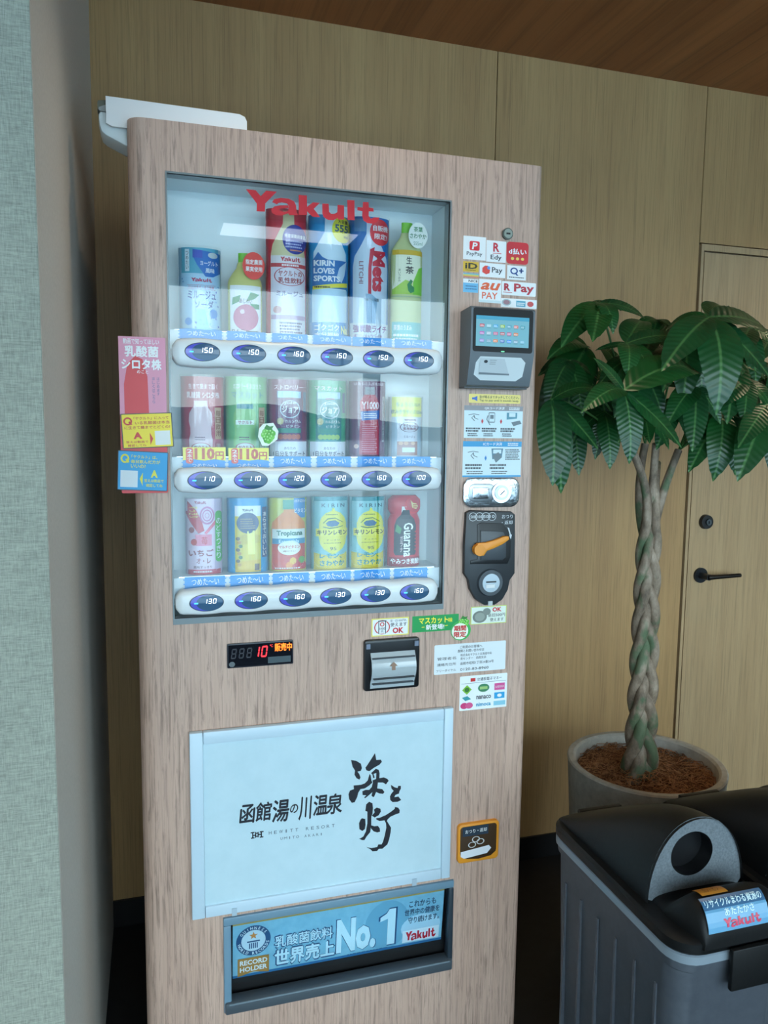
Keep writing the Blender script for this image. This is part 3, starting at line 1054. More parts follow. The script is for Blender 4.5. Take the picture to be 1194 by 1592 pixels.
def s_tap(a):
    a.poly([(0.06, 0.4), (0.1, 0.4), (0.16, 0.22), (0.16, 0.82), (0.1, 0.62), (0.06, 0.62)], (60, 110, 200), 2)
    a.text('音が鳴るまでタッチしてください。', 0.2, 0.14, 0.97, 0.48, DK, 2, 0.01)
    a.text('Tap to pay until it sounds beep.', 0.2, 0.56, 0.97, 0.88, DK, 2)
sticker(z8(125, 95), z8(468, 163), s_tap, 'yellow sticker with a loudspeaker mark', (244, 222, 120), 0.02)
def hand_icon(a, u, v, s, col):
    a.stroke([(u - 0.3 * s, v - 0.1 * s, 0.03 * s), (u, v - 0.2 * s, 0.03 * s), (u + 0.3 * s, v - 0.12 * s, 0.03 * s)], col)
    a.stroke([(u, v - 0.1 * s, 0.025 * s), (u + 0.05 * s, v + 0.2 * s, 0.03 * s), (u + 0.25 * s, v + 0.35 * s, 0.03 * s)], col)
    a.stroke([(u, v, 0.025 * s), (u - 0.12 * s, v + 0.2 * s, 0.025 * s), (u + 0.05 * s, v + 0.5 * s, 0.03 * s)], col)
GRY = (110, 124, 132)
def s_qr(a):
    a.rect(0, 0, 1, 0.15, (150, 148, 152), 1)
    a.text('QRコード決済', 0.34, 0.03, 0.68, 0.12, WH, 2, 0.015)
    a.lines(0.76, 0.04, 0.97, 2, 0.03, 0.05, WH)
    hand_icon(a, 0.16, 0.32, 0.3, GRY)
    a.poly([(0.285, 0.48), (0.305, 0.40), (0.325, 0.48), (0.305, 0.56)], (206, 50, 60), 2)
    a.poly([(0.605, 0.48), (0.625, 0.40), (0.645, 0.48), (0.625, 0.56)], (206, 50, 60), 2)
    a.poly(rounded(0.41, 0.2, 0.52, 0.52, 0.02, 0.03), GRY, 2).rect(0.42, 0.23, 0.51, 0.49, (214, 232, 238), 3)
    a.rect(0.435, 0.28, 0.495, 0.40, GRY, 4)
    a.stroke([(0.4, 0.3, 0.008), (0.38, 0.42, 0.008), (0.44, 0.6, 0.008)], GRY)
    a.poly([(0.72, 0.2), (0.9, 0.2), (0.9, 0.38), (0.72, 0.42)], (90, 150, 170), 2).rect(0.76, 0.21, 0.87, 0.33, (214, 232, 238), 3)
    a.poly([(0.8, 0.5), (0.95, 0.44), (0.98, 0.54), (0.84, 0.62)], GRY, 2)
    for u in (0.03, 0.3, 0.62):
        a.lines(u, 0.68, u + 0.25, 2, 0.05, 0.075, DK)
        a.lines(u + 0.03, 0.85, u + 0.2, 2, 0.035, 0.06, DK)
sticker(z8(95, 172), z8(480, 394), s_qr, 'pale blue instruction sticker with a grey heading', (214, 232, 238))
def s_ic(a):
    a.rect(0, 0, 1, 0.15, (44, 156, 210), 1).rect(0, 0.955, 1, 1, (44, 156, 210), 1)
    a.text('ICカード決済', 0.34, 0.03, 0.66, 0.12, WH, 2, 0.015)
    a.lines(0.76, 0.04, 0.97, 2, 0.03, 0.05, WH)
    hand_icon(a, 0.17, 0.34, 0.3, GRY)
    a.poly([(0.365, 0.47), (0.385, 0.39), (0.405, 0.47), (0.385, 0.55)], (44, 130, 200), 2)
    a.poly([(0.48, 0.2), (0.68, 0.2), (0.66, 0.46), (0.5, 0.5)], (90, 130, 150), 2).rect(0.51, 0.23, 0.65, 0.34, (214, 232, 238), 3)
    a.poly([(0.5, 0.4), (0.6, 0.3), (0.66, 0.45), (0.56, 0.6)], GRY, 4)
    a.lines(0.72, 0.22, 0.97, 7, 0.024, 0.045, DK)
    for u in (0.04, 0.46):
        a.lines(u, 0.64, u + 0.28, 2, 0.05, 0.085, DK)
        a.lines(u + 0.03, 0.83, u + 0.3, 2, 0.03, 0.06, DK)
sticker(z8(86, 412), z8(470, 650), s_ic, 'pale blue instruction sticker with a bright blue heading', (214, 232, 238))

# chrome door handle plate with a key cylinder
m = quad(z8(80, 655), z8(450, 850))
def rbox(g, m, u0, v0, u1, v1, ru, y0, y1, mat, bev=0.0, n=6):
    rv = ru * m.w / m.h
    pts = [(m(u, v).x, m(u, v).z) for u, v in rounded(u0, v0, u1, v1, ru, rv, n)]
    g.prism(pts, y1, y0, mat, bev)
    return g
M_ROUGHCHR = speckle('hammered_chrome', (170, 174, 178), (226, 230, 232), 90, 0.16, 0.3, 1.0)
hd = rbox(G(), m, 0, 0, 1, 1, 0.16, 0.0, -0.009, M_ROUGHCHR, 0.003).build('handle_plate', vm, 'chrome rounded handle plate with a key cylinder')
g = rbox(G(), m, 0.09, 0.2, 0.55, 0.8, 0.1, -0.008, -0.0105, M_STEEL, 0.001)
rbox(g, m, 0.15, 0.32, 0.44, 0.7, 0.03, -0.0105, -0.0125, M_ROUGHCHR, 0.001)
g.build('grip', hd)
c = m(0.66, 0.5)
g = G().cyl((c.x, c.z), 0.0225, -0.0125, -0.008, M_CHROME, 36, 0.0225).cyl((c.x, c.z), 0.0165, -0.0145, -0.0125, M_STEEL, 30).cyl((c.x, c.z), 0.0105, -0.0155, -0.0145, M_CHROME, 24)
g.prism([(c.x - 0.0055, c.z - 0.0045), (c.x - 0.0042, c.z - 0.0055), (c.x + 0.0062, c.z + 0.0038), (c.x + 0.0049, c.z + 0.0050)], -0.0162, -0.0154, M_BLACK)
g.build('key_cylinder', hd)

# coin slot unit
M_DG = flat((46, 50, 54), 0.38)
M_DG2 = flat((64, 70, 76), 0.35)
def zp(x, y, Y=0.0):
    p = P(*z8(x, y), Y)
    return (p.x, p.z)
outline = [(95, 888), (125, 872), (395, 880), (420, 900), (417, 1290), (385, 1335), (372, 1400), (335, 1465), (285, 1500), (215, 1502), (155, 1462), (118, 1395), (108, 1335), (80, 1292), (82, 1100)]
cs = G().prism([zp(*p) for p in outline], -0.012, 0.0, M_DG, 0.003).build('coin_unit', vm, 'dark plastic coin unit with an orange return lever')
g = G().prism([zp(*p) for p in [(165, 965), (190, 952), (330, 958), (370, 1000), (388, 1080), (385, 1180), (365, 1225), (120, 1228), (118, 1205), (165, 1195)]], -0.0135, -0.0118, flat((20, 22, 25), 0.4), 0.0008)
g.prism([zp(*p) for p in [(185, 1005), (335, 1010), (355, 1060), (352, 1180), (330, 1200), (185, 1200)]], -0.0155, -0.0134, M_DG2, 0.0008)
g.build('lever_well', cs)
b = zp(165, 1128)
g = G().cyl(b, 0.0125, -0.027, -0.0135, flat((236, 150, 40), 0.4), 28, 0.0125)
g.prism([zp(*p) for p in [(150, 1085), (215, 1078), (270, 1062), (330, 1038), (358, 1038), (362, 1058), (320, 1090), (260, 1118), (215, 1135), (195, 1165), (165, 1170)]], -0.026, -0.018, flat((236, 150, 40), 0.4), 0.002)
g.build('return_lever', cs, 'orange coin return lever')
c = zp(250, 1350)
g = G().cyl(c, 0.0285, -0.017, -0.0118, M_DG2, 36, 0.031).cyl(c, 0.0205, -0.0185, -0.017, M_STEEL, 32)
g.box(c[0] - 0.012, c[0] + 0.012, -0.0192, -0.0184, c[1] + 0.001, c[1] + 0.004, M_BLACK).box(c[0] - 0.012, c[0] + 0.009, -0.0192, -0.0184, c[1] - 0.011, c[1] - 0.003, flat((226, 228, 228), 0.4))
g.build('coin_slot', cs, 'round silver coin slot')
p = zp(250, 1490)
G().box(p[0] - 0.005, p[0] + 0.005, -0.015, -0.0118, p[1] - 0.004, p[1] + 0.006, flat((190, 196, 198), 0.3)).build('lamp_window', cs)
a = Art()
m = quad(z8(120, 885), z8(418, 1075), -0.0122)
for k, t in enumerate(('500', '100', '50', '10')):
    a.ring(0.105 + 0.14 * k, 0.17, 0.088, 0.145, 0.12, (206, 212, 216), 1)
    a.text(t, 0.05 + 0.14 * k, 0.12, 0.16 + 0.14 * k, 0.22, (206, 212, 216), 2, 0.01)
a.text('おつり', 0.74, 0.12, 0.98, 0.25, (206, 212, 216), 2, 0.012)
a.text('・返却', 0.74, 0.32, 0.98, 0.45, (206, 212, 216), 2, 0.012)
a.poly([(0.87, 0.55), (0.91, 0.58), (0.95, 0.8), (0.975, 0.8), (0.955, 0.96), (0.9, 0.82), (0.925, 0.81)], (206, 212, 216), 2)
a.build('lettering', cs, m, 'white coin values and lettering')

# --- band of stickers and devices under the window
zb_ = crop(340, 930, 2.596)
OR = (206, 40, 44)
def s_bill(a):
    a.poly(rounded(0.03, 0.06, 0.97, 0.94, 0.02, 0.05), WH, 1)
    a.ring(0.28, 0.5, 0.21, 0.40, 0.14, (206, 60, 60), 2)
    a.rect(0.17, 0.12, 0.39, 0.86, WH, 3)
    a.rect(0.17, 0.12, 0.39, 0.17, DK, 4).rect(0.18, 0.14, 0.20, 0.86, DK, 4).rect(0.36, 0.14, 0.38, 0.86, DK, 4)
    a.ring(0.28, 0.33, 0.06, 0.12, 0.4, (206, 60, 60), 4)
    a.text('1000', 0.21, 0.5, 0.35, 0.64, DK, 4, 0.01).text('円', 0.25, 0.68, 0.31, 0.82, DK, 4, 0.01)
    a.text('新・旧1000円札', 0.5, 0.1, 0.94, 0.24, DK, 2)
    a.text('使えます', 0.5, 0.28, 0.94, 0.50, DK, 2, 0.015)
    a.text('OK', 0.56, 0.56, 0.86, 0.88, OR, 2, 0.04)
sticker(zb_(617, 84), zb_(767, 146), s_bill, 'white sticker with a yellow edge and red lettering over the bill slot', (240, 226, 110))
def s_musc(a):
    a.text('マスカット', 0.14, 0.12, 0.76, 0.5, (250, 240, 70), 2, 0.04).text('味', 0.77, 0.2, 0.86, 0.48, (250, 240, 70), 2, 0.02)
    a.text('新登場!', 0.29, 0.56, 0.68, 0.88, WH, 2, 0.03)
    a.rect(0.2, 0.68, 0.26, 0.72, (250, 240, 70), 2).rect(0.7, 0.66, 0.76, 0.7, (250, 240, 70), 2)
sticker(zb_(782, 74), zb_(968, 127), s_musc, 'green banner sticker with yellow and white lettering', (24, 156, 78))
c0, c1 = zb_(932, 78), zb_(1022, 168)
m = quad(c0, c1, -0.0012)
a = Art()
a.ell(0.5, 0.57, 0.44, 0.42, (60, 176, 84), 0, 26)
grapes(a, 0.62, 0.24, 0.28, 1)
a.ell(0.46, 0.6, 0.36, 0.34, (238, 246, 228), 3, 26)
a.text('期間', 0.2, 0.36, 0.72, 0.58, (206, 44, 44), 5, 0.04)
a.text('限定', 0.2, 0.62, 0.72, 0.84, (206, 44, 44), 5, 0.04)
a.build('round_sticker', vm, m, 'round green grape sticker with red lettering')
def s_coin(a):
    a.rect(0.02, 0.04, 0.98, 0.96, (226, 236, 224), 1)
    a.ell(0.25, 0.58, 0.2, 0.34, (120, 128, 120), 2).ell(0.25, 0.58, 0.14, 0.24, (150, 158, 148), 3)
    a.ell(0.44, 0.3, 0.11, 0.2, (130, 138, 130), 4)
    a.text('OK', 0.60, 0.08, 0.86, 0.34, OR, 2, 0.04)
    a.text('新旧500円', 0.48, 0.42, 0.96, 0.62, DK, 2, 0.01)
    a.text('使えます', 0.54, 0.68, 0.92, 0.88, DK, 2, 0.01)
sticker(zb_(1018, 36), zb_(1160, 98), s_coin, 'white coin sticker with a lime edge under the coin unit', (206, 222, 110))
def s_info(a):
    a.text('ご利用のお客様へ', 0.35, 0.07, 0.66, 0.17, DK, 2, 0.008)
    a.text('故障とお問い合わせは', 0.32, 0.20, 0.69, 0.30, DK, 2, 0.008)
    a.text('管理者名', 0.04, 0.42, 0.30, 0.52, DK, 2, 0.004)
    a.text('連絡先住所', 0.04, 0.62, 0.30, 0.72, DK, 2, 0.004)
    a.text('フリーダイヤル', 0.03, 0.83, 0.30, 0.92, DK, 2, 0.004)
    a.text('株式会社ヤクルト北海道中央', 0.36, 0.35, 0.80, 0.44, DK, 2, 0.004)
    a.text('南センター　函館支店', 0.36, 0.47, 0.72, 0.56, DK, 2, 0.004)
    a.text('函館市昭和1丁目24番24号', 0.36, 0.63, 0.83, 0.73, DK, 2, 0.004)
    a.text('0120-83-8960', 0.36, 0.84, 0.76, 0.93, DK, 2, 0.004)
sticker(zb_(871, 191), zb_(1156, 286), s_info, 'white notice with small dark print', (226, 234, 238), 0.015)
def s_emoney(a):
    a.rect(0.22, 0.07, 0.32, 0.17, (206, 50, 50), 2)
    a.text('交通系電子マネー', 0.36, 0.07, 0.88, 0.17, DK, 2, 0.006)
    a.rect(0.03, 0.21, 0.97, 0.22, GRY, 2)
    a.poly([(0.05, 0.4), (0.15, 0.26), (0.25, 0.4), (0.15, 0.54)], (130, 190, 60), 2)
    a.ell(0.15, 0.4, 0.05, 0.07, (60, 120, 50), 3, 12)
    a.ell(0.50, 0.38, 0.12, 0.12, (60, 130, 90), 2).rect(0.42, 0.34, 0.58, 0.42, (160, 196, 120), 3)
    a.rect(0.73, 0.28, 0.95, 0.48, (214, 90, 150), 2).text('SUGOCA', 0.75, 0.35, 0.93, 0.41, WH, 3)
    a.poly([(0.05, 0.62), (0.16, 0.58), (0.24, 0.68), (0.12, 0.72)], (60, 150, 160), 2)
    a.text('nanaco', 0.35, 0.60, 0.66, 0.70, DK, 2, 0.02)
    a.rect(0.73, 0.55, 0.95, 0.73, (50, 160, 214), 2).ell(0.84, 0.64, 0.05, 0.05, WH, 3, 10)
    a.ell(0.10, 0.86, 0.08, 0.09, (206, 60, 120), 2).ell(0.20, 0.86, 0.08, 0.09, (214, 90, 140), 2.5)
    a.text('nimoca', 0.35, 0.80, 0.66, 0.91, (40, 150, 190), 2, 0.03)
    a.rect(0.72, 0.80, 0.97, 0.93, (140, 200, 220), 2)
sticker(zb_(974, 317), zb_(1161, 437), s_emoney, 'white square sheet of small coloured payment marks', (236, 242, 244), 0.02)

# red figures of the temperature display
m = quad(zb_(33, 184), zb_(300, 262))
g = G()
rbox(g, m, 0, 0, 1, 1, 0.02, 0.0, -0.004, flat((30, 34, 44), 0.3), 0.001)
td = g.build('temperature_display', vm, 'black display with glowing red figures and orange characters')
a = Art()
a.rect(0.02, 0.06, 0.98, 0.94, flat((16, 18, 26), 0.12), 1)
for k in range(3):
    digits(a, '8', 0.05 + 0.115 * k, 0.2, 0.15 + 0.115 * k, 0.62, flat((44, 44, 52), 0.4), 2, 0.05)
digits(a, '10', 0.38, 0.16, 0.615, 0.62, flat((255, 40, 50), 0.5, 0, 2.2), 3, 0.05)
a.text('℃', 0.64, 0.12, 0.685, 0.24, flat((255, 60, 50), 0.5, 0, 1.2), 3)
a.text('販売中', 0.715, 0.10, 0.975, 0.42, flat((255, 120, 20), 0.5, 0, 1.8), 3, 0.03)
a.rect(0.61, 0.64, 0.96, 0.90, (62, 78, 84), 2)
a.ell(0.07, 0.84, 0.045, 0.11, (96, 104, 108), 2, 16)
a.build('readout', td, lambda u, v, h: m(u, v, h + 0.0041))

# bill slot
m = quad(zb_(584, 168), zb_(803, 353))
g = G()
rbox(g, m, 0, 0, 1, 1, 0.05, 0.0, -0.010, flat((20, 21, 24), 0.3), 0.003)
bs = g.build('bill_slot', vm, 'black banknote slot with a clear curved mouth')
q = lambda u, v: (m(u, v).x, m(u, v).z)
g = G()
x0, z1 = q(0.1, 0.24); x1, z0 = q(0.9, 0.94)
rows = []
for k in range(9):
    t = k / 8
    rows.append([(x0, -0.012 - 0.014 * math.sin(PI * min(t * 1.15, 1)), z1 + (z0 - z1) * t), (x1, -0.012 - 0.014 * math.sin(PI * min(t * 1.15, 1)), z1 + (z0 - z1) * t)])
g.grid(rows, flat((176, 186, 190), 0.12, 0, 0, 0.6))
for r_ in (rows,):
    g.face([p[0] for p in r_], M_DG).face([p[1] for p in r_], M_DG)
g.build('mouth', bs, 'grey-white curved mouth of the banknote slot')
g = G()
g.box(x0 + 0.004, x1 - 0.004, -0.027, -0.020, (z0 + z1) / 2 - 0.016, (z0 + z1) / 2 - 0.0135, M_DG).box(x0 + 0.002, x1 - 0.002, -0.0215, -0.012, z1 - 0.012, z1 - 0.009, M_DG2).box(x0 + 0.004, x1 - 0.004, -0.022, -0.012, z0 + 0.010, z0 + 0.012, M_DG2)
g.build('feed_slit', bs)
a = Art()
a.poly([(0.5, 0.0), (1, 0.5), (0.72, 0.5), (0.72, 1), (0.28, 1), (0.28, 0.5), (0, 0.5)], (150, 120, 100), 1)
xm = (x0 + x1) / 2
a.build('arrow', bs, lambda u, v, h: Vector((xm - 0.011 + 0.018 * u, -0.0268 - h, z1 - 0.018 - 0.018 * v)))
for s_ in (0.03, 0.90):
    p0, p1 = q(s_, 0.06), q(s_ + 0.07, 0.16)
    G().box(p0[0], p1[0], -0.0125, -0.0095, p1[1], p0[1], flat((120, 130, 150), 0.3)).build('lamp_window', bs)

# --- illuminated-style sign board with the inn's name
zs_ = crop(280, 1080, 2.714)
A_, B_ = P(292, 1137), P(700, 1097)
SX0, SX1 = (P(292, 1137).x + P(300, 1422).x) / 2, (P(700, 1097).x + P(697, 1360).x) / 2
SZ1 = (P(292, 1137).z + P(700, 1097).z) / 2
SZ0 = (P(300, 1422).z + P(697, 1360).z) / 2
M_SB = flat((208, 226, 236), 0.4)
M_SF = flat((194, 216, 230), 0.35)
M_SHEET = speckle('sign_sheet', (188, 214, 224), (194, 219, 229), 22, 0.4)
sb = G().box(SX0 + 0.01, SX1 - 0.01, -0.010, 0.0, SZ0 + 0.01, SZ1 - 0.01, M_SHEET).build('sign_board', vm, 'pale blue-white sign board with black brush lettering')
fw = 0.026
g = G().box(SX0, SX0 + fw, -0.016, 0.0, SZ0, SZ1, M_SF, 0.002)
g.build('frame_rail', sb)
G().box(SX1 - fw * 0.8, SX1, -0.016, 0.0, SZ0, SZ1, M_SF, 0.002).build('frame_rail', sb)
G().box(SX0 + fw + 0.0006, SX1 - fw * 0.8 - 0.0006, -0.0155, 0.0, SZ1 - 0.026, SZ1, M_SF, 0.003).build('frame_rail', sb)
G().box(SX0 + fw + 0.0006, SX1 - fw * 0.8 - 0.0006, -0.0155, 0.0, SZ0, SZ0 + 0.024, M_SF, 0.002).build('frame_rail', sb)
for xx in (SX0 + 0.085, SX1 - 0.085):
    G().box(xx - 0.005, xx + 0.005, -0.0175, -0.014, SZ0 - 0.004, SZ0 + 0.012, flat((170, 190, 204), 0.3)).build('clip', sb)
M_INK = flat((26, 30, 40), 0.5)
zi = crop(540, 1160, 8.84)
INK = [
    [(50, 190), (120, 200), (185, 240), (200, 300), (185, 340), (140, 350), (165, 385), (180, 430), (165, 460), (125, 440), (97, 390), (105, 335), (70, 280)],
    [(85, 540), (190, 530), (240, 510), (280, 470), (305, 380), (320, 400), (330, 470), (345, 500), (300, 540), (240, 580), (180, 590), (150, 640), (135, 700), (100, 770), (60, 778), (25, 730), (15, 660), (35, 610), (90, 590)],
    [(380, 95), (398, 190), (460, 185), (475, 215), (440, 255), (360, 300), (300, 345), (260, 330), (248, 295), (280, 250)],
    [(325, 370), (390, 310), (430, 325), (442, 370), (440, 440), (500, 428), (550, 450), (568, 475), (530, 525), (490, 500), (420, 500), (410, 580), (480, 590), (510, 630), (490, 655), (440, 650), (395, 630), (370, 690), (355, 700), (330, 680), (345, 630), (300, 670), (245, 715), (228, 705), (260, 675), (210, 670), (205, 620), (250, 600), (300, 600), (335, 560), (350, 500), (345, 470), (395, 450), (398, 370), (360, 380), (375, 430), (355, 440), (345, 390)],
    [(597, 530), (650, 565), (690, 575), (700, 545), (735, 545), (735, 585), (715, 620), (710, 650), (660, 670), (645, 700), (680, 695), (700, 690), (740, 740), (690, 765), (620, 768), (590, 740), (585, 690), (605, 650), (635, 615), (605, 580)],
    [(300, 762), (345, 785), (352, 850), (345, 930), (330, 960), (328, 1080), (315, 1180), (265, 1240), (235, 1290), (200, 1290), (160, 1270), (185, 1262), (220, 1240), (255, 1170), (275, 1060), (275, 900), (247, 890), (258, 800)],
    [(405, 842), (455, 860), (460, 900), (430, 950), (375, 980), (335, 955), (375, 910), (365, 870)],
    [(200, 990), (245, 1000), (250, 1080), (240, 1140), (205, 1165), (165, 1140), (160, 1060), (180, 1010)],
    [(320, 1085), (370, 1100), (420, 1095), (445, 1130), (450, 1175), (410, 1185), (360, 1170), (325, 1130)],
    [(395, 990), (440, 985), (530, 945), (600, 900), (650, 860), (655, 835), (700, 845), (720, 880), (715, 920), (680, 930), (590, 970), (550, 1010), (545, 1030), (600, 1120), (595, 1180), (575, 1280), (550, 1350), (480, 1410), (430, 1412), (410, 1440), (345, 1445), (315, 1415), (260, 1385), (330, 1400), (410, 1385), (425, 1350), (470, 1350), (490, 1310), (515, 1220), (535, 1120), (530, 1060), (510, 1020), (440, 1028), (400, 1010)]]
a = Art()
for pg in INK:
    a.poly([(P(*zi(*c), -0.010).x, P(*zi(*c), -0.010).z) for c in pg], M_INK, 1)
def on_sign(t, tl, br, bold=0.0, ital=0.0, res=3, col=M_INK):
    p0, p1 = P(*tl, -0.010), P(*br, -0.010)
    a.text(t, p0.x, p0.z, p1.x, p1.z, col, 1, bold, ital=ital, res=res)
zc_ = crop(360, 1230, 6.633)
for ch, tl, br in (('函', (88, 150), (238, 318)), ('館', (252, 125), (410, 292)), ('湯', (425, 100), (592, 300)), ('の', (605, 140), (685, 218)), ('川', (698, 66), (820, 280)), ('温', (848, 48), (990, 232)), ('泉', (985, 38), (1142, 218))):
    on_sign(ch, zc_(*tl), zc_(*br), 0.028, 0.12)
M_INK2 = flat((74, 92, 110), 0.5)
def spaced(t, l, r, h, col):
    """small spaced capitals centred on the line from pixel l to pixel r, h pixels high"""
    p0, p1 = P(*l, -0.010), P(*r, -0.010)
    hh_ = (P(l[0], l[1] - h / 2, -0.010).z - P(l[0], l[1] + h / 2, -0.010).z) / 2
    n = len(t)
    for i, ch in enumerate(t):
        if ch == ' ':
            continue
        x = p0.x + (p1.x - p0.x) * (i + 0.5) / n
        zc2 = p0.z + (p1.z - p0.z) * (i + 0.5) / n
        w = hh_ * (0.35 if ch == 'I' else 1.5 if ch in 'WMO' else 1.1) / 1.3
        a.text(ch, x - w, zc2 + hh_, x + w, zc2 - hh_, col, 1, -0.006 if False else 0.0)
spaced('HEWITT RESORT', zc_(370, 432), zc_(1075, 352), 5.0, M_INK2)
spaced('UMITO AKARI', zc_(495, 490), zc_(945, 440), 4.0, M_INK2)
for (x0, x1, y0, y1) in ((212, 224, 425, 483), (243, 254, 421, 479), (268, 279, 420, 475), (301, 313, 416, 472)):
    p0, p1 = P(*zc_(x0, y0), -0.01), P(*zc_(x1, y1), -0.01)
    a.rect(p0.x, p0.z, p1.x, p1.z, M_INK, 1)
for (x0, x1, y0, y1) in ((196, 236, 424, 430), (200, 236, 480, 486), (290, 330, 414, 420), (290, 328, 469, 475), (215, 254, 452, 458), (268, 312, 442, 448), (246, 276, 462, 468), (246, 276, 430, 436)):
    p0, p1 = P(*zc_(x0, y0), -0.01), P(*zc_(x1, y1), -0.01)
    a.rect(p0.x, p0.z, p1.x, p1.z, M_INK, 1)
a.build('lettering', sb, lambda u, v, h: Vector((u, -0.0101 - h, v)), 'black brush-written inn name and small grey capitals')

# --- delivery port with its clear flap and the poster behind it
zport = crop(330, 1350, 2.985)
G().box(PX0, PX1, 0.029, 0.12, PZ0, PZ1, flat((10, 11, 14), 0.5)).build('chute', vm)
g = G()
fm_ = flat((112, 144, 164), 0.3)
g.box(PX0, PX1, -0.006, 0.02, PZ1 - 0.018, PZ1, fm_, 0.003).box(PX0, PX0 + 0.016, -0.006, 0.02, PZ0, PZ1 - 0.018, fm_, 0.003).box(PX1 - 0.012, PX1, -0.006, 0.02, PZ0, PZ1 - 0.018, flat((46, 58, 68), 0.3), 0.003)
port = g.build('delivery_port', vm, 'delivery port with a tilted clear flap and blue poster')
g = G().box(PX0 + 0.002, PX1 - 0.002, -0.012, 0.02, PZ0, PZ0 + 0.026, flat((74, 84, 92), 0.35), 0.004)
g.box(PX0 + 0.01, PX1 - 0.01, -0.013, -0.011, PZ0 + 0.022, PZ0 + 0.025, flat((120, 136, 146), 0.25))
g.build('sill', port)
pa, pb = P(*zport(95, 262), 0.0), P(*zport(1085, 362), 0.0)
pX0, pX1 = PX0 + 0.020, PX1 - 0.020
pZ1 = (P(*zport(92, 262)).z + P(*zport(1068, 100)).z) / 2
pZ0 = (P(*zport(100, 532)).z + P(*zport(1088, 362)).z) / 2
def pm(u, v, h):
    return Vector((pX0 + (pX1 - pX0) * u, 0.004 + 0.016 * v - h, pZ1 + (pZ0 - pZ1) * v))
a = Art()
a.rect(0, 0, 1, 1, speckle('poster_blue', (132, 188, 212), (146, 200, 220), 40, 0.4), 0)
a.rect(0, 0, 1, 0.045, (186, 158, 92), 1).rect(0, 0.955, 1, 1, (40, 110, 160), 1)
a.ell(0.72, 0.52, 0.11, 0.46, (118, 176, 202), 0.6, 40)
NV = (40, 84, 126)
# round record emblem
ax = (pZ1 - pZ0) / (pX1 - pX0)
a.ring(0.092, 0.36, 0.27 * ax, 0.27, 0.30, NV, 2, 40)
a.ell(0.092, 0.36, 0.19 * ax, 0.19, (206, 226, 236), 2, 30)
a.arc_text('GUINNESS', 0.092, 0.36, 0.228, -62, 62, 0.05, (226, 240, 246), 4, ax)
a.arc_text('WORLD RECORDS', 0.092, 0.36, 0.228, 262, 98, 0.05, (226, 240, 246), 4, ax, True)
st = []
for k in range(10):
    rr = 0.07 if k % 2 == 0 else 0.03
    st.append((0.092 + rr * math.sin(k * PI / 5) * ax, 0.27 - rr * math.cos(k * PI / 5)))
a.poly(st, (214, 140, 70), 4)
for k in range(5):
    a.rect(0.092 + (-0.07 + 0.03 * k) * ax, 0.40 - 0.0, 0.092 + (-0.052 + 0.03 * k) * ax, 0.50, NV, 4)
a.rect(0.092 - 0.1 * ax, 0.36, 0.092 + 0.1 * ax, 0.385, NV, 4)
a.poly([(0.022, 0.66), (0.163, 0.66), (0.163, 0.98), (0.092, 0.93), (0.022, 0.985)], (184, 134, 66), 4)
a.text('RECORD', 0.032, 0.70, 0.155, 0.79, WH, 5, 0.03)
a.text('HOLDER', 0.032, 0.82, 0.155, 0.91, WH, 5, 0.03)
for (t, u0, v0, u1, v1, b) in (('乳酸菌飲料', 0.19, 0.36, 0.455, 0.56, 0.02), ('世界売上', 0.19, 0.62, 0.465, 0.90, 0.04), ('No.', 0.475, 0.26, 0.665, 0.90, 0.05)):
    a.text(t, u0 - 0.004, v0 - 0.012, u1 + 0.004, v1 + 0.014, NV, 2.5, b + 0.045)
    a.text(t, u0, v0, u1, v1, (214, 238, 246), 4, b)
one = [(0.685, 0.36), (0.715, 0.30), (0.728, 0.22), (0.760, 0.22), (0.760, 0.90), (0.722, 0.90), (0.722, 0.40), (0.685, 0.44)]
a.poly([(0.722 + (u - 0.722) * 1.22, 0.56 + (v - 0.56) * 1.06) for u, v in one], NV, 2.5)
a.poly(one, (214, 238, 246), 4)
for k, t in enumerate(('これからも', '世界中の健康を', '守り続けます。')):
    a.text(t, 0.805 + (0.02 if k != 1 else 0), 0.14 + 0.155 * k, 0.98 - (0.02 if k == 0 else 0), 0.26 + 0.155 * k, (70, 96, 120), 4, 0.025)
a.ell(0.89, 0.66, 0.1, 0.24, (184, 218, 234), 1.5)
a.rect(0.80, 0.70, 0.985, 0.93, (226, 236, 242), 3)
logo(a, (206, 30, 52), 0.815, 0.73, 0.97, 0.91, 4)
a.lines(0.53, 0.945, 0.74, 1, 0.012, 0.02, NV, 4)
pst = a.build('poster', port, pm, 'light blue poster with white and navy lettering')
g = G()
g.grid([[(PX0 + 0.004, -0.004, PZ1 - 0.006), (PX1 - 0.004, -0.004, PZ1 - 0.006)], [(PX0 + 0.004, 0.010, pZ0 - 0.004), (PX1 - 0.004, 0.010, pZ0 - 0.004)]], M_FLAP, False)
g.build('flap', port, 'tilted clear plastic flap')

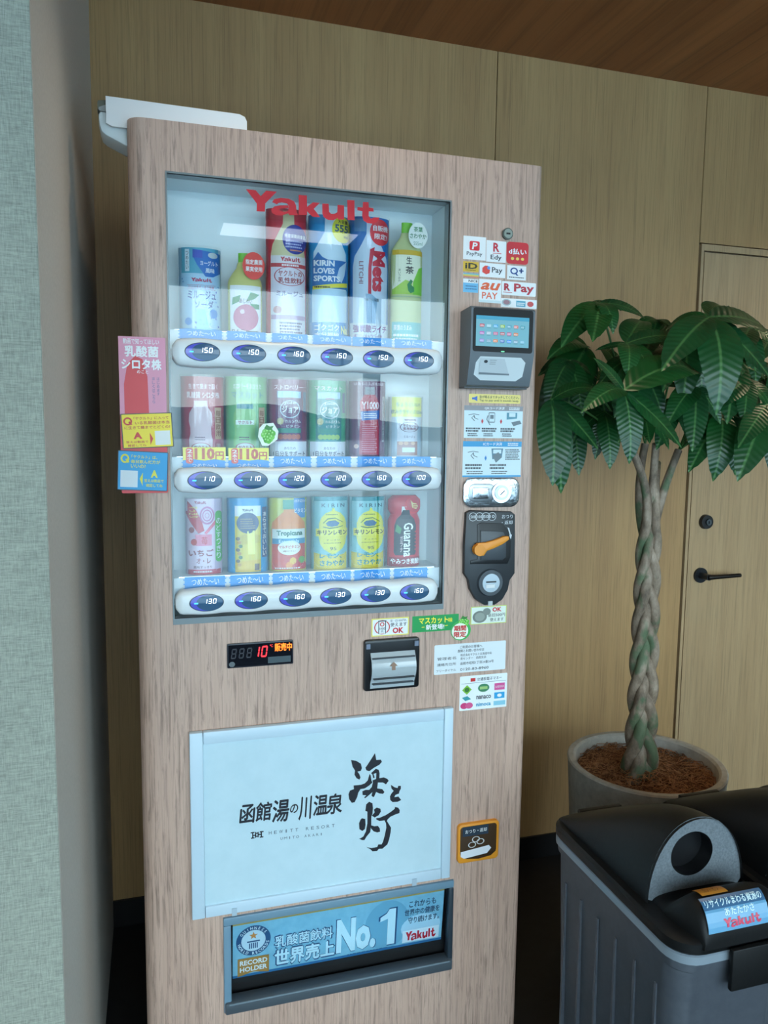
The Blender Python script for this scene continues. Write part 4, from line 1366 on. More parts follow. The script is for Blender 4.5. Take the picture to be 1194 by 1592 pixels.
# coin return
zr_ = crop(680, 1250, 4.655)
m = quad(zr_(142, 142), zr_(430, 376))
M_OR = flat((232, 152, 44), 0.4)
cr = rbox(G(), m, 0, 0, 1, 1, 0.1, 0.0, -0.009, M_OR, 0.003).build('coin_return', vm, 'orange-rimmed coin return with a brown clear flap')
g = rbox(G(), m, 0.05, 0.06, 0.93, 0.80, 0.07, -0.008, -0.0105, flat((72, 54, 38), 0.15, 0, 0, 0.6), 0.001)
q = lambda u, v: (m(u, v).x, m(u, v).z)
g.prism([q(0.06, 0.78), q(0.92, 0.78), q(0.8, 0.88), q(0.5, 0.92), q(0.2, 0.88)], -0.0105, -0.008, flat((60, 44, 30), 0.2))
g.prism([q(0.1, 0.06), q(0.72, 0.06), q(0.72, 0.30), q(0.1, 0.30)], -0.0108, -0.0104, flat((52, 66, 80), 0.25))
g.build('flap', cr)
a = Art()
a.text('おつり・返却', 0.16, 0.13, 0.68, 0.23, WH, 2, 0.012)
for u, v in ((0.33, 0.53), (0.42, 0.40), (0.53, 0.47)):
    a.ring(u, v, 0.095, 0.075, 0.22, (214, 216, 214), 2, 20)
a.poly([(0.06, 0.68), (0.74, 0.60), (0.80, 0.68), (0.70, 0.80), (0.14, 0.86), (0.06, 0.80)], (226, 230, 236), 2)
a.build('print', cr, lambda u, v, h: m(u, v, h + 0.0108))

# paper signs taped to the left edge
z3 = crop(170, 500, 4.592)
def p_red(a):
    a.rect(0, 0, 1, 0.5, (226, 150, 176), 1)
    a.poly([(0.1, 0.5), (0.1, 0.3), (0.18, 0.17), (0.35, 0.12), (0.5, 0.14), (0.6, 0.25), (0.62, 0.5)], (216, 56, 62), 1.5)
    a.text('動画で知ってほしい', 0.1, 0.012, 0.86, 0.046, WH, 2, 0.015)
    a.text('乳酸菌', 0.13, 0.058, 0.84, 0.125, WH, 2, 0.04)
    a.text('シロタ株', 0.06, 0.14, 0.9, 0.205, WH, 2, 0.045)
    a.text('のこと', 0.38, 0.21, 0.62, 0.23, WH, 2, 0.01)
    a.vtext('詳しくはこちら', 0.70, 0.25, 0.755, 0.42, (110, 110, 150), 2, 0.005)
    a.vtext('はじめます', 0.80, 0.25, 0.855, 0.37, (110, 110, 150), 2, 0.005)
ps = sticker(z3(62, 102), z3(420, 1222), p_red, 'tall red and pink paper sign on the left edge', (214, 48, 52), 0.03, -0.006, 0.0, 'paper_sign')
DR = (196, 70, 44)
def p_yel(a):
    a.rect(0.02, 0.025, 0.98, 0.975, (246, 222, 40), 1)
    a.ring(0.13, 0.22, 0.085, 0.115, 0.38, (206, 50, 40), 2)
    a.poly([(0.14, 0.24), (0.17, 0.22), (0.22, 0.31), (0.18, 0.33)], (206, 50, 40), 2.5)
    a.text('「ヤクルト」に入って', 0.25, 0.10, 0.93, 0.19, DR, 2, 0.02)
    a.text('いる乳酸菌は本当', 0.27, 0.23, 0.94, 0.32, DR, 2, 0.02)
    a.text('に生きて腸までとどくの?', 0.06, 0.36, 0.95, 0.45, DR, 2, 0.02)
    a.text('A', 0.22, 0.54, 0.39, 0.73, (206, 50, 40), 2, 0.06)
    a.text('答えは動画で', 0.07, 0.78, 0.50, 0.85, DR, 2, 0.015)
    a.text('確認してね', 0.10, 0.88, 0.46, 0.95, DR, 2, 0.015)
    a.poly([(0.54, 0.56), (0.60, 0.74), (0.54, 0.92)], (206, 50, 40), 2)
    a.rect(0.64, 0.52, 0.94, 0.93, (226, 230, 226), 2)
sticker(z3(84, 650), z3(456, 902), p_yel, 'yellow question card taped over the red sign', (60, 60, 40), 0.02, -0.0075, 0.05, 'paper_sign')
YG = (222, 220, 60)
def p_blu(a):
    a.rect(0.015, 0.02, 0.985, 0.98, (24, 156, 214), 1)
    a.ring(0.14, 0.20, 0.085, 0.115, 0.38, YG, 2)
    a.poly([(0.15, 0.22), (0.18, 0.20), (0.23, 0.29), (0.19, 0.31)], YG, 2.5)
    a.text('「ヤクルト」は、', 0.27, 0.10, 0.78, 0.19, YG, 2, 0.02)
    a.text('毎日飲んだ方が', 0.26, 0.22, 0.84, 0.31, YG, 2, 0.02)
    a.text('いいの?', 0.26, 0.34, 0.55, 0.43, YG, 2, 0.02)
    a.rect(0.06, 0.50, 0.40, 0.92, (214, 226, 232), 2)
    a.text('A', 0.66, 0.47, 0.80, 0.66, YG, 2, 0.06)
    a.text('答えは動画で', 0.53, 0.70, 0.92, 0.78, YG, 2, 0.015)
    a.text('確認してね', 0.57, 0.82, 0.90, 0.90, YG, 2, 0.015)
    a.poly([(0.50, 0.54), (0.44, 0.70), (0.50, 0.88)], YG, 2)
sticker(z3(55, 925), z3(420, 1205), p_blu, 'blue question card taped over the red sign', (30, 50, 70), 0.02, -0.009, -0.045, 'paper_sign')

# white awning plate and rounded cover on top of the machine
zt_ = crop(140, 140, 4.592)
p0, p1 = P(*zt_(118, 65), 0.06), P(*zt_(1118, 190), 0.06)
za = MZ1
bx0, bx1 = P(165, 170, 0.05).x, P(383, 195, 0.05).x
top_z = P(165, 155, 0.05).z
bz1 = P(375, 181, 0.05).z
G().prism([(bx0, bz1 - 0.045), (bx0 + 0.01, bz1 - 0.05), (bx1, bz1 - 0.05), (bx1, bz1 - 0.012), (bx1 - 0.004, bz1 - 0.004), (bx1 - 0.014, bz1), (bx0, bz1 + 0.002)], 0.04, 0.046, M_WHITEPL).box(bx0 + 0.03, bx1, 0.046, 0.11, za, za + 0.012, M_WHITEPL).build('top_plate', vm, 'white metal plate standing on top of the machine')
zh_ = crop(0, 100, 2.843)
def hz(x, y, Y):
    p = P(*zh_(x, y), Y)
    return (p.x, p.z)
pts = [hz(*c, 0.07) for c in ((437, 235), (445, 222), (556, 238), (575, 238), (575, 382), (553, 375), (470, 330), (450, 312), (440, 285))]
G().prism(pts, 0.05, 0.11, flat((214, 222, 222), 0.3), 0.006).build('hinge_cover', vm, 'white rounded hinge cover at the top left corner')
pts = [hz(*c, 0.07) for c in ((438, 215), (440, 205), (470, 195), (575, 215), (575, 240), (445, 222))]
G().prism(pts, 0.052, 0.108, flat((150, 152, 150), 0.4)).build('hinge_seam', vm)
pts = [hz(*c, 0.07) for c in ((433, 180), (436, 173), (480, 172), (480, 195), (440, 204), (433, 220))]
G().prism(pts, 0.055, 0.105, flat((96, 98, 84), 0.5)).build('hinge_knob', vm, 'dark grey knob on the hinge cover')

# ------------------------------------------------------------------ the sample drinks
RECT = [(0, 0.5), (1, 0.5)]
BACKY = 0.072


def drink(row, box, label, col, art, prof=RECT, cap=None, name='drink_sample', cat='drink sample', flatk=0.46, sleeve=True, roughness=0.35, badge=None):
    (px0, py0), (px1, py1) = box
    Yc = 0.045
    x0, x1, z1 = P(px0, (py0 + py1) / 2, Yc).x, P(px1, (py0 + py1) / 2, Yc).x, (P(px0, py0, Yc).z + P(px1, py0, Yc).z) / 2
    if True:
        z1 = P((px0 + px1) / 2, py0, Yc).z
    z0 = SHELFZ[row]
    w = x1 - x0
    xc = (x0 + x1) / 2
    t = thing(name, (xc, BACKY, z0), label, cat, ('samples on the top shelf', 'samples on the middle shelf', 'samples on the bottom shelf')[row])
    def hw(v):
        v = min(max(v, 0), 1)
        for (a0, b0), (a1, b1) in zip(prof, prof[1:]):
            if a0 <= v <= a1:
                return (b0 + (b1 - b0) * (v - a0) / max(a1 - a0, 1e-6)) * w
        return prof[-1][1] * w
    def surf(u, v, h, k=1.0):
        dx = (u - 0.5) * w
        r = hw(v)
        s_ = math.sqrt(max(0.0, 1 - min(1.0, abs(dx) / r) ** 2))
        return Vector((xc + dx, BACKY - r * flatk * 2 * 0.5 * s_ * k * 1.15 - h, z1 + (z0 - z1) * v))
    def half(rows_, mat, nm, lab=None):
        g = G()
        rws = []
        for v in rows_:
            r = hw(v)
            line = []
            for k in range(21):
                d = -math.cos(PI * k / 20) * r
                line.append(surf(0.5 + d / w, v, 0, 0.965))
            rws.append(line)
        g.grid(rws, mat)
        g.face([rws[0][k] for k in range(21)], mat).face([rws[-1][k] for k in range(20, -1, -1)], mat)
        g.grid([[r[0], r[-1]] for r in rws], mat, False)
        return g.build(nm, t, lab)
    vs = sorted(set([p[0] for p in prof]))
    if cap:
        cv = cap[0]
        half([v for v in vs if v >= cv - 1e-9], flat(col, roughness), 'body')
        half([v for v in vs if v <= cv + 1e-9], flat(cap[1], 0.35), 'cap')
    else:
        half(vs, flat(col, roughness), 'body')
    a = Art()
    art(a)
    a.build('print', t, surf, None, 14, 0.0003)
    if badge:
        a = Art()
        badge(a)
        yb = BACKY - max(p[1] for p in prof) * w * flatk * 1.15 - 0.003
        a.build('round_mark', t, lambda u, v, h: Vector((xc + (u - 0.5) * w, yb - h, z1 + (z0 - z1) * v)), None, 0, 0.0003)
    if sleeve:
        g = G()
        R_ = max(p[1] for p in prof) * w
        rws = []
        for k in range(17):
            th = PI * k / 16
            x = xc - math.cos(th) * R_ * 1.035
            y = BACKY - math.sin(th) * R_ * flatk * 1.15 * 1.10 - 0.0012
            rws.append([(x, y, z0 + 0.0005), (x, y, z1 + 0.004)])
        g.grid(rws, M_CLEAR)
        g.build('sleeve', t, 'clear plastic sleeve')
    return t


BOT = [(0.10, 0.15), (0.16, 0.16), (0.22, 0.24), (0.30, 0.36), (0.36, 0.42), (1.0, 0.42)]
TX = (40, 90, 150)
def d11(a):
    a.rect(0, 0, 1, 0.30, (86, 176, 200), 1).rect(0.14, 0.02, 0.24, 0.28, (226, 238, 244), 2)
    a.vtext('つめたい', 0.16, 0.04, 0.22, 0.26, DK, 3)
    a.poly([(0.32, 0.02), (0.98, 0.05), (0.98, 0.28), (0.8, 0.335), (0.62, 0.335), (0.42, 0.2), (0.32, 0.1)], (20, 116, 196), 2)
    a.rect(0.32, 0.03, 0.55, 0.12, (60, 90, 190), 2.5)
    a.text('ヨーグルト', 0.5, 0.15, 0.92, 0.205, WH, 3, 0.03).text('風味', 0.62, 0.235, 0.84, 0.29, WH, 3, 0.03)
    a.ell(0.8, 0.08, 0.12, 0.035, (206, 214, 214), 3, 12)
    logo(a, (206, 70, 110), 0.28, 0.355, 0.78, 0.40, 3)
    a.rect(0.18, 0.435, 0.86, 0.438, (206, 90, 120), 3).rect(0.18, 0.485, 0.86, 0.488, (206, 90, 120), 3)
    a.text('はじけるすっきり乳酸', 0.22, 0.446, 0.82, 0.476, (206, 90, 120), 3, 0.01)
    a.text('ミルージュ', 0.2, 0.505, 0.86, 0.60, TX, 3, 0.025).text('ソーダ', 0.36, 0.62, 0.8, 0.71, TX, 3, 0.025)
    r = random.Random(2)
    for k in range(34):
        u, v = r.uniform(0.04, 0.96), r.uniform(0.35, 0.95)
        if 0.25 < u < 0.8 and v < 0.72:
            continue
        a.ell(u, v, 0.016, 0.011, [(60, 110, 190), (120, 180, 220), (90, 130, 170)][k % 3], 2, 8)
    a.ell(0.8, 0.77, 0.1, 0.055, (70, 160, 224), 3).ell(0.2, 0.87, 0.08, 0.045, (70, 160, 224), 3)
    a.poly([(0.42, 0.72), (0.6, 0.72), (0.7, 0.95), (0.38, 0.95)], (150, 214, 232), 2)
    a.rect(0, 0.95, 1, 1, (110, 190, 236), 2)
drink(0, ((279, 384), (345, 512)), 'light blue carton-shaped drink sample at the left end of the top shelf', (186, 222, 242), d11)
def d12(a):
    a.rect(0.1, 0.40, 0.9, 0.985, (234, 238, 240), 1)
    a.poly([(0.5, 0.6), (0.62, 0.48), (0.86, 0.5), (0.72, 0.56)], (74, 150, 100), 2).poly([(0.14, 0.64), (0.16, 0.55), (0.36, 0.52), (0.32, 0.6)], (74, 150, 100), 2).poly([(0.6, 0.62), (0.85, 0.62), (0.86, 0.68), (0.7, 0.68)], (74, 150, 100), 2)
    a.text('あじわい', 0.33, 0.56, 0.66, 0.62, (120, 70, 90), 4, 0.01)
    a.ell(0.5, 0.79, 0.33, 0.16, (206, 120, 150), 3, 28).ell(0.4, 0.72, 0.06, 0.03, (244, 214, 226), 4)
    a.text('りんご', 0.14, 0.93, 0.46, 0.98, (110, 80, 80), 4, 0.01)
    a.lines(0.5, 0.95, 0.86, 2, 0.012, 0.022, DK)
def b12(a):
    a.ell(0.70, 0.165, 0.29, 0.165, (226, 52, 44), 0, 30)
    a.text('指定農園', 0.49, 0.09, 0.92, 0.15, WH, 1, 0.02).text('果実使用', 0.49, 0.175, 0.92, 0.235, WH, 1, 0.02)
drink(0, ((353, 390), (413, 516)), 'apple drink bottle sample with green cap and red round mark', (206, 206, 130), d12, [(0, 0.17), (0.11, 0.17), (0.12, 0.19), (0.18, 0.22), (0.26, 0.34), (0.33, 0.43), (0.38, 0.45), (1, 0.45)], (0.11, (116, 196, 60)), sleeve=False, badge=b12)
def d13(a):
    a.shape([(0.02, 0.13), (0.12, 0.14), (0.2, 0.26), (0.28, 0.38), (0.36, 0.42), (1, 0.43)], (222, 212, 168), 1, 0.52)
    a.rect(0.1, 0.365, 0.95, 0.44, (232, 228, 232), 2)
    logo(a, (196, 40, 60), 0.32, 0.375, 0.82, 0.41, 3)
    a.rect(0.1, 0.425, 0.95, 0.455, (206, 70, 80), 3).lines(0.35, 0.432, 0.92, 1, 0.014, 0.02, WH, 4)
    a.rect(0.1, 0.455, 0.95, 0.985, (230, 226, 236), 2)
    a.ring(0.55, 0.525, 0.38, 0.075, 0.06, (190, 60, 80), 3, 30)
    a.text('ヤクルトの', 0.27, 0.48, 0.85, 0.525, (170, 60, 70), 3, 0.025).text('乳性飲料', 0.27, 0.535, 0.85, 0.58, (170, 60, 70), 3, 0.025)
    a.text('ミルージュ', 0.22, 0.64, 0.88, 0.68, (110, 80, 130), 3, 0.02)
    a.rect(0.1, 0.83, 0.95, 0.865, (196, 160, 190), 3)
    a.lines(0.3, 0.885, 0.88, 4, 0.014, 0.024, (120, 90, 120))
    a.ell(0.25, 0.79, 0.1, 0.03, (206, 150, 150), 3)
    a.ell(0.68, 0.235, 0.31, 0.115, (36, 58, 156), 3, 28)
    a.text('特定保健用食品', 0.42, 0.195, 0.95, 0.225, WH, 4, 0.03)
    a.lines(0.44, 0.245, 0.92, 3, 0.012, 0.022, (190, 200, 236), 4)
    a.rect(0.55, 0.315, 0.85, 0.325, (226, 140, 110), 4)
drink(0, ((416, 323), (480, 518)), 'tall red drink sample with a navy round mark, left of the bright blue one', (216, 54, 76), d13)
def d14(a):
    a.shape([(0.03, 0.14), (0.14, 0.15), (0.22, 0.28), (0.30, 0.40), (1, 0.43)], (214, 230, 240), 1, 0.5)
    a.rect(0.07, 0.36, 0.93, 0.59, (24, 116, 186), 2)
    a.poly([(0.07, 0.37), (0.2, 0.30), (0.3, 0.34), (0.5, 0.37)], (24, 116, 186), 2)
    for k, t_ in enumerate(('KIRIN', 'LOVES', 'SPORTS')):
        a.text(t_, 0.1, 0.365 + 0.062 * k, 0.6 + 0.14 * (k == 2), 0.412 + 0.062 * k, WH, 3, 0.04)
    a.poly([(0.65, 0.5), (0.72, 0.42), (0.92, 0.36), (0.86, 0.48), (0.78, 0.54)], (196, 216, 232), 3)
    a.poly([(0.08, 0.575), (0.95, 0.535), (0.95, 0.57), (0.08, 0.605)], (240, 226, 70), 3).lines(0.12, 0.575, 0.55, 1, 0.014, 0.02, DK, 4)
    a.rect(0.07, 0.6, 0.93, 0.87, (196, 224, 240), 2)
    a.poly([(0.02, 0.87), (1, 0.86), (1, 1), (0.02, 1)], (92, 162, 214), 3)
    a.text('ゴクゴク', 0.12, 0.885, 0.72, 0.935, WH, 4, 0.03).text('水分補給', 0.12, 0.95, 0.72, 0.99, WH, 4, 0.03).text('Na', 0.77, 0.89, 0.95, 0.96, (240, 236, 170), 4, 0.04)
    a.ell(0.80, 0.11, 0.27, 0.105, (232, 226, 60), 3, 28)
    a.text('大容量', 0.68, 0.03, 0.94, 0.06, DK, 4, 0.02).text('555', 0.6, 0.07, 0.96, 0.13, (40, 90, 140), 4, 0.03).text('ml', 0.84, 0.15, 0.95, 0.175, DK, 4, 0.01)
drink(0, ((483, 333), (546, 521)), 'bright blue sports drink sample with a yellow round mark', (0, 150, 206), d14)
def d15(a):
    a.shape([(0.02, 0.13), (0.14, 0.13), (0.22, 0.24), (0.32, 0.40), (0.4, 0.43), (1, 0.43)], (206, 222, 236), 1, 0.5)
    a.shape([(0.02, 0.13), (0.12, 0.13)], (90, 150, 190), 2, 0.22 + 0.0)
    a.poly([(0.46, 0.26), (0.58, 0.24), (0.5, 0.4), (0.5, 0.62), (0.42, 0.62), (0.42, 0.42)], (206, 40, 70), 2)
    a.text('Mets', 0.52, 0.27, 0.86, 0.6, (206, 36, 66), 3, 0.05, rot=90)
    a.text('LITCHI', 0.2, 0.36, 0.3, 0.54, (150, 90, 110), 3, 0.01, rot=90)
    a.text('つめたい炭酸', 0.32, 0.655, 0.7, 0.68, DK, 3, 0.01)
    a.poly([(0.36, 0.62), (0.5, 0.62), (0.66, 0.66), (0.6, 0.88), (0.4, 0.88)], (140, 180, 210), 2)
    a.rect(0.02, 0.86, 0.98, 1, (226, 232, 240), 3)
    a.text('強炭酸ライチ', 0.08, 0.875, 0.92, 0.935, (150, 70, 140), 4, 0.03).text('キリンメッツライチ', 0.1, 0.95, 0.8, 0.985, (150, 70, 140), 4, 0.01)
    a.ell(0.72, 0.12, 0.27, 0.105, (226, 50, 66), 3, 28)
    a.text('自販機', 0.53, 0.065, 0.93, 0.11, WH, 4, 0.025).text('限定!', 0.57, 0.13, 0.91, 0.175, WH, 4, 0.025)
drink(0, ((547, 336), (609, 527)), 'blue and silver drink sample with a red round mark and red upright lettering', (0, 118, 190), d15)
def d16(a):
    a.rect(0.06, 0.235, 0.94, 0.60, (234, 238, 214), 1)
    a.poly([(0.62, 0.6), (0.62, 0.5), (0.8, 0.38), (0.94, 0.36), (0.94, 0.6)], (128, 200, 70), 2)
    a.poly([(0.06, 0.60), (0.06, 0.56), (0.4, 0.48), (0.6, 0.5), (0.62, 0.6)], (170, 210, 90), 2)
    a.rect(0.06, 0.235, 0.94, 0.275, (214, 178, 60), 2)
    a.text('生', 0.42, 0.29, 0.58, 0.35, DK, 3, 0.02).text('茶', 0.40, 0.37, 0.64, 0.43, DK, 3, 0.02)
    a.vtext('濃いうまみ', 0.2, 0.39, 0.26, 0.5, (90, 110, 80), 3)
    a.poly([(0.48, 0.57), (0.45, 0.52), (0.55, 0.475), (0.62, 0.49), (0.56, 0.52), (0.66, 0.54), (0.66, 0.575), (0.55, 0.59)], (30, 130, 80), 3)
    a.rect(0.06, 0.615, 0.94, 0.62, (150, 180, 160), 2)
    a.rect(0.04, 0.83, 0.96, 1, (110, 190, 190), 2).text('茶葉のうまみ', 0.1, 0.855, 0.6, 0.9, WH, 3, 0.02).lines(0.1, 0.93, 0.9, 2, 0.02, 0.035, WH)
def b16(a):
    a.ell(0.74, 0.115, 0.28, 0.105, (236, 242, 236), 0, 30)
    a.text('茶葉', 0.61, 0.045, 0.87, 0.085, (30, 130, 80), 1, 0.02).text('さわやか', 0.50, 0.10, 0.98, 0.14, (30, 130, 80), 1, 0.02).text('555ml', 0.61, 0.165, 0.87, 0.195, (110, 160, 130), 1)
drink(0, ((611, 342), (664, 529)), 'green tea bottle sample with green cap at the right end of the top shelf', (196, 206, 150), d16, [(0, 0.16), (0.085, 0.16), (0.09, 0.18), (0.12, 0.2), (0.19, 0.36), (0.235, 0.45), (0.28, 0.46), (1, 0.46)], (0.085, (120, 200, 60)), sleeve=False, badge=b16)

YB = [(0.30, 0.15), (0.36, 0.14), (0.40, 0.20), (0.46, 0.26), (0.56, 0.27), (0.64, 0.24), (0.72, 0.24), (0.78, 0.27), (0.96, 0.26)]
def yk(bg, t1, t2, c1, c2, glass, lab2):
    def f(a):
        a.text(t1, 0.17, 0.09, 0.84, 0.155, c1, 3, 0.02)
        a.text(t2, 0.13, 0.19, 0.88, 0.27, c2, 3, 0.03)
        a.shape(YB, glass, 2, 0.44)
        a.rect(0.29, 0.33, 0.59, 0.36, tuple(min(255, v + 20) for v in glass), 3)
        a.ell(0.44, 0.88, 0.22, 0.055, (236, 236, 240), 3, 24).ring(0.44, 0.88, 0.22, 0.055, 0.1, (190, 50, 80), 4, 24)
        a.text(lab2, 0.28, 0.86, 0.60, 0.905, (176, 44, 76), 5, 0.02)
        a.lines(0.3, 0.75, 0.58, 2, 0.014, 0.03, (120, 80, 100))
        a.rect(0.77, 0.38, 0.92, 0.78, (226, 190, 160), 2).vtext('毎日飲用', 0.79, 0.41, 0.90, 0.75, (150, 80, 60), 3, 0.01)
        a.rect(0.77, 0.81, 0.92, 0.98, bg, 2).vtext('限定', 0.8, 0.83, 0.90, 0.96, (226, 200, 200), 3)
        a.lines(0.2, 0.965, 0.75, 1, 0.014, 0.02, WH)
    return f
drink(1, ((282, 585), (350, 704)), 'deep red drink sample with a small pale bottle over a price sticker', (188, 52, 80), yk((170, 40, 70), '生きて腸まで届く', '乳酸菌 シロタ株', (240, 214, 222), (240, 220, 226), (226, 200, 206), 'ヤクルト'))
def d22(a):
    yk((110, 170, 110), 'カロリーをおさえた', 'マスカット', (226, 240, 236), (60, 160, 160), (150, 204, 130), 'ヤクルト')(a)
    a.rect(0.25, 0.34, 0.63, 0.40, (40, 140, 150), 4)
    a.rect(0.22, 0.54, 0.66, 0.60, (230, 238, 230), 4).text('ヤクルト', 0.27, 0.55, 0.61, 0.59, (170, 60, 90), 5, 0.02)
drink(1, ((352, 585), (418, 704)), 'pale green drink sample beside the grape sticker over a price sticker', (128, 196, 136), d22)
def joie(c, mid, fruit, rt):
    def f(a):
        a.rect(0.0, 0.0, 1, 0.06, tuple(int(v * 0.8 + 40) for v in c), 1)
        a.text(rt, 0.12, 0.075, 0.86, 0.135, (236, 220, 228), 3, 0.02)
        a.shape([(0.15, 0.33), (0.32, 0.34), (0.8, 0.34), (0.86, 0.30)], mid, 1, 0.5)
        a.rect(0.2, 0.155, 0.8, 0.24, (170, 210, 230), 2)
        a.ring(0.52, 0.385, 0.26, 0.115, 0.1, (196, 214, 226), 3, 28)
        a.rect(0.4, 0.235, 0.64, 0.25, (150, 60, 90), 4)
        a.text('ジョア', 0.31, 0.35, 0.73, 0.43, WH, 4, 0.04).text('Joie', 0.36, 0.285, 0.66, 0.33, (206, 220, 230), 4, 0.02)
        a.ell(0.27, 0.54, 0.08, 0.045, (196, 190, 130), 3).text('カルシウム', 0.39, 0.52, 0.80, 0.56, WH, 4, 0.01).text('ビタミン', 0.42, 0.585, 0.78, 0.62, WH, 4, 0.01)
        a.rect(0.2, 0.63, 0.8, 0.69, (60, 150, 130), 3)
        for k in range(5):
            a.ell(0.28 + 0.11 * k, 0.74, 0.07, 0.035, fruit, 3, 12)
        a.rect(0.86, 0.16, 0.95, 0.42, (60, 90, 130), 2)
        a.rect(0.03, 0.80, 0.97, 1, (222, 224, 232), 3).lines(0.2, 0.82, 0.8, 1, 0.018, 0.03, DK)
        a.text('あなたの', 0.36, 0.87, 0.66, 0.905, (70, 60, 90), 4, 0.01)
        a.text('1日分をサポート', 0.1, 0.925, 0.92, 0.99, (70, 60, 90), 4, 0.025)
    return f
drink(1, ((420, 589), (481, 711)), 'purple-red drink sample with white kana lettering', (146, 52, 96), joie((146, 52, 96), (120, 60, 110), (206, 110, 90), 'ストロベリー'))
drink(1, ((483, 591), (542, 712)), 'teal green drink sample with white kana lettering', (60, 176, 132), joie((60, 176, 132), (44, 140, 140), (180, 210, 120), 'マスカット'))
def d25(a):
    a.rect(0, 0, 1, 1, (126, 76, 112), 0.5)
    a.text('はたらく人の乳酸菌', 0.1, 0.02, 0.9, 0.06, (226, 214, 226), 3, 0.01)
    a.shape([(0.08, 0.13), (0.18, 0.14), (0.22, 0.2), (0.28, 0.26), (0.35, 0.25), (0.45, 0.22), (0.58, 0.26), (0.97, 0.27)], (196, 52, 84), 2, 0.5)
    a.shape([(0.08, 0.13), (0.18, 0.14)], (150, 150, 160), 3, 0.5)
    a.text('Y1000', 0.28, 0.27, 0.76, 0.37, (240, 226, 232), 4, 0.03)
    a.poly([(0.26, 0.40), (0.78, 0.38), (0.76, 0.5), (0.28, 0.52)], (50, 110, 190), 4).lines(0.34, 0.42, 0.7, 3, 0.014, 0.026, WH, 5)
    a.lines(0.3, 0.56, 0.72, 14, 0.014, 0.028, (226, 150, 170), 4)
    a.rect(0.86, 0.2, 0.94, 0.8, (196, 180, 190), 3).vtext('機能性表示食品', 0.875, 0.22, 0.925, 0.78, DK, 4)
    a.ell(0.16, 0.86, 0.06, 0.03, (240, 200, 190), 3)
drink(1, ((547, 592), (604, 712)), 'dark wine-red drink sample with a red bottle and blue label', (120, 66, 104), d25)
def d26(a):
    a.rect(0, 0, 1, 0.33, (228, 230, 96), 1)
    a.text('ちょうどいい!', 0.16, 0.09, 0.86, 0.16, (60, 110, 140), 3, 0.02).text('飲みきりサイズ125ml', 0.04, 0.21, 0.96, 0.28, (60, 110, 140), 3, 0.02)
    a.rect(0.2, 0.33, 0.8, 1, (226, 224, 232), 2)
    a.rect(0.4, 0.37, 0.74, 0.39, (150, 90, 110), 3)
    a.ring(0.55, 0.50, 0.28, 0.085, 0.08, (120, 80, 100), 3, 26)
    a.text('ヤクルトの', 0.36, 0.45, 0.76, 0.495, (140, 60, 80), 4, 0.02).text('乳性飲料', 0.36, 0.505, 0.76, 0.55, (140, 60, 80), 4, 0.02)
    a.text('ミルージュ', 0.38, 0.64, 0.72, 0.68, (110, 90, 120), 4, 0.01)
    a.rect(0.2, 0.74, 0.8, 0.97, (190, 140, 130), 3).rect(0.34, 0.84, 0.72, 0.92, (224, 232, 226), 4)
    for u in (0.3, 0.45, 0.66):
        a.ell(u, 0.77, 0.07, 0.03, (226, 180, 150), 4, 12)
    a.rect(0.8, 0.33, 1, 1, (190, 206, 220), 1).rect(0, 0.33, 0.2, 1, (190, 206, 220), 1)
drink(1, ((609, 617), (662, 713)), 'short white carton sample with a yellow header at the right end of the middle shelf', (214, 220, 224), d26)

def d31(a):
    a.rect(0.78, 0, 1, 1, (206, 190, 214), 1)
    a.poly([(0.0, 0.0), (0.12, 0.06), (0.3, 0.16), (0.44, 0.30), (0.5, 0.42), (0.34, 0.46), (0.12, 0.30), (0.02, 0.2)], (206, 44, 66), 2)
    a.text('すっきり', 0.1, 0.1, 0.34, 0.25, (240, 226, 120), 3, 0.02, rot=90)
    logo(a, (170, 40, 80), 0.24, 0.03, 0.56, 0.07, 3)
    for r_ in (0.2, 0.13, 0.06):
        a.ring(0.58, 0.22, r_, r_ * 0.6, 0.2, (196, 110, 160), 2.5, 22)
    a.poly([(0.5, 0.45), (0.8, 0.28), (0.8, 0.34), (0.56, 0.47)], (226, 90, 120), 3)
    a.ell(0.16, 0.41, 0.07, 0.04, (170, 70, 70), 3).ell(0.22, 0.57, 0.08, 0.045, (206, 70, 70), 3)
    a.rect(0.26, 0.47, 0.7, 0.62, (232, 130, 160), 2).text('苺', 0.42, 0.5, 0.58, 0.6, (214, 40, 70), 3, 0.03)
    a.text('いちご', 0.08, 0.67, 0.74, 0.755, (150, 50, 66), 3, 0.035).text('オ・レ', 0.28, 0.785, 0.66, 0.855, (150, 50, 66), 3, 0.035)
    a.text('風味すっきり', 0.2, 0.885, 0.7, 0.92, (120, 50, 70), 3, 0.015)
    a.rect(0, 0.935, 1, 1, (196, 40, 70), 2).lines(0.2, 0.955, 0.7, 1, 0.02, 0.02, WH)
    a.poly(rounded(0.8, 0.16, 0.99, 0.84, 0.09, 0.05), (80, 190, 70), 3).vtext('のどすっきり', 0.83, 0.25, 0.95, 0.8, WH, 4, 0.015)
drink(2, ((289, 776), (347, 897)), 'pale pink strawberry drink sample at the left end of the bottom shelf', (228, 206, 222), d31)
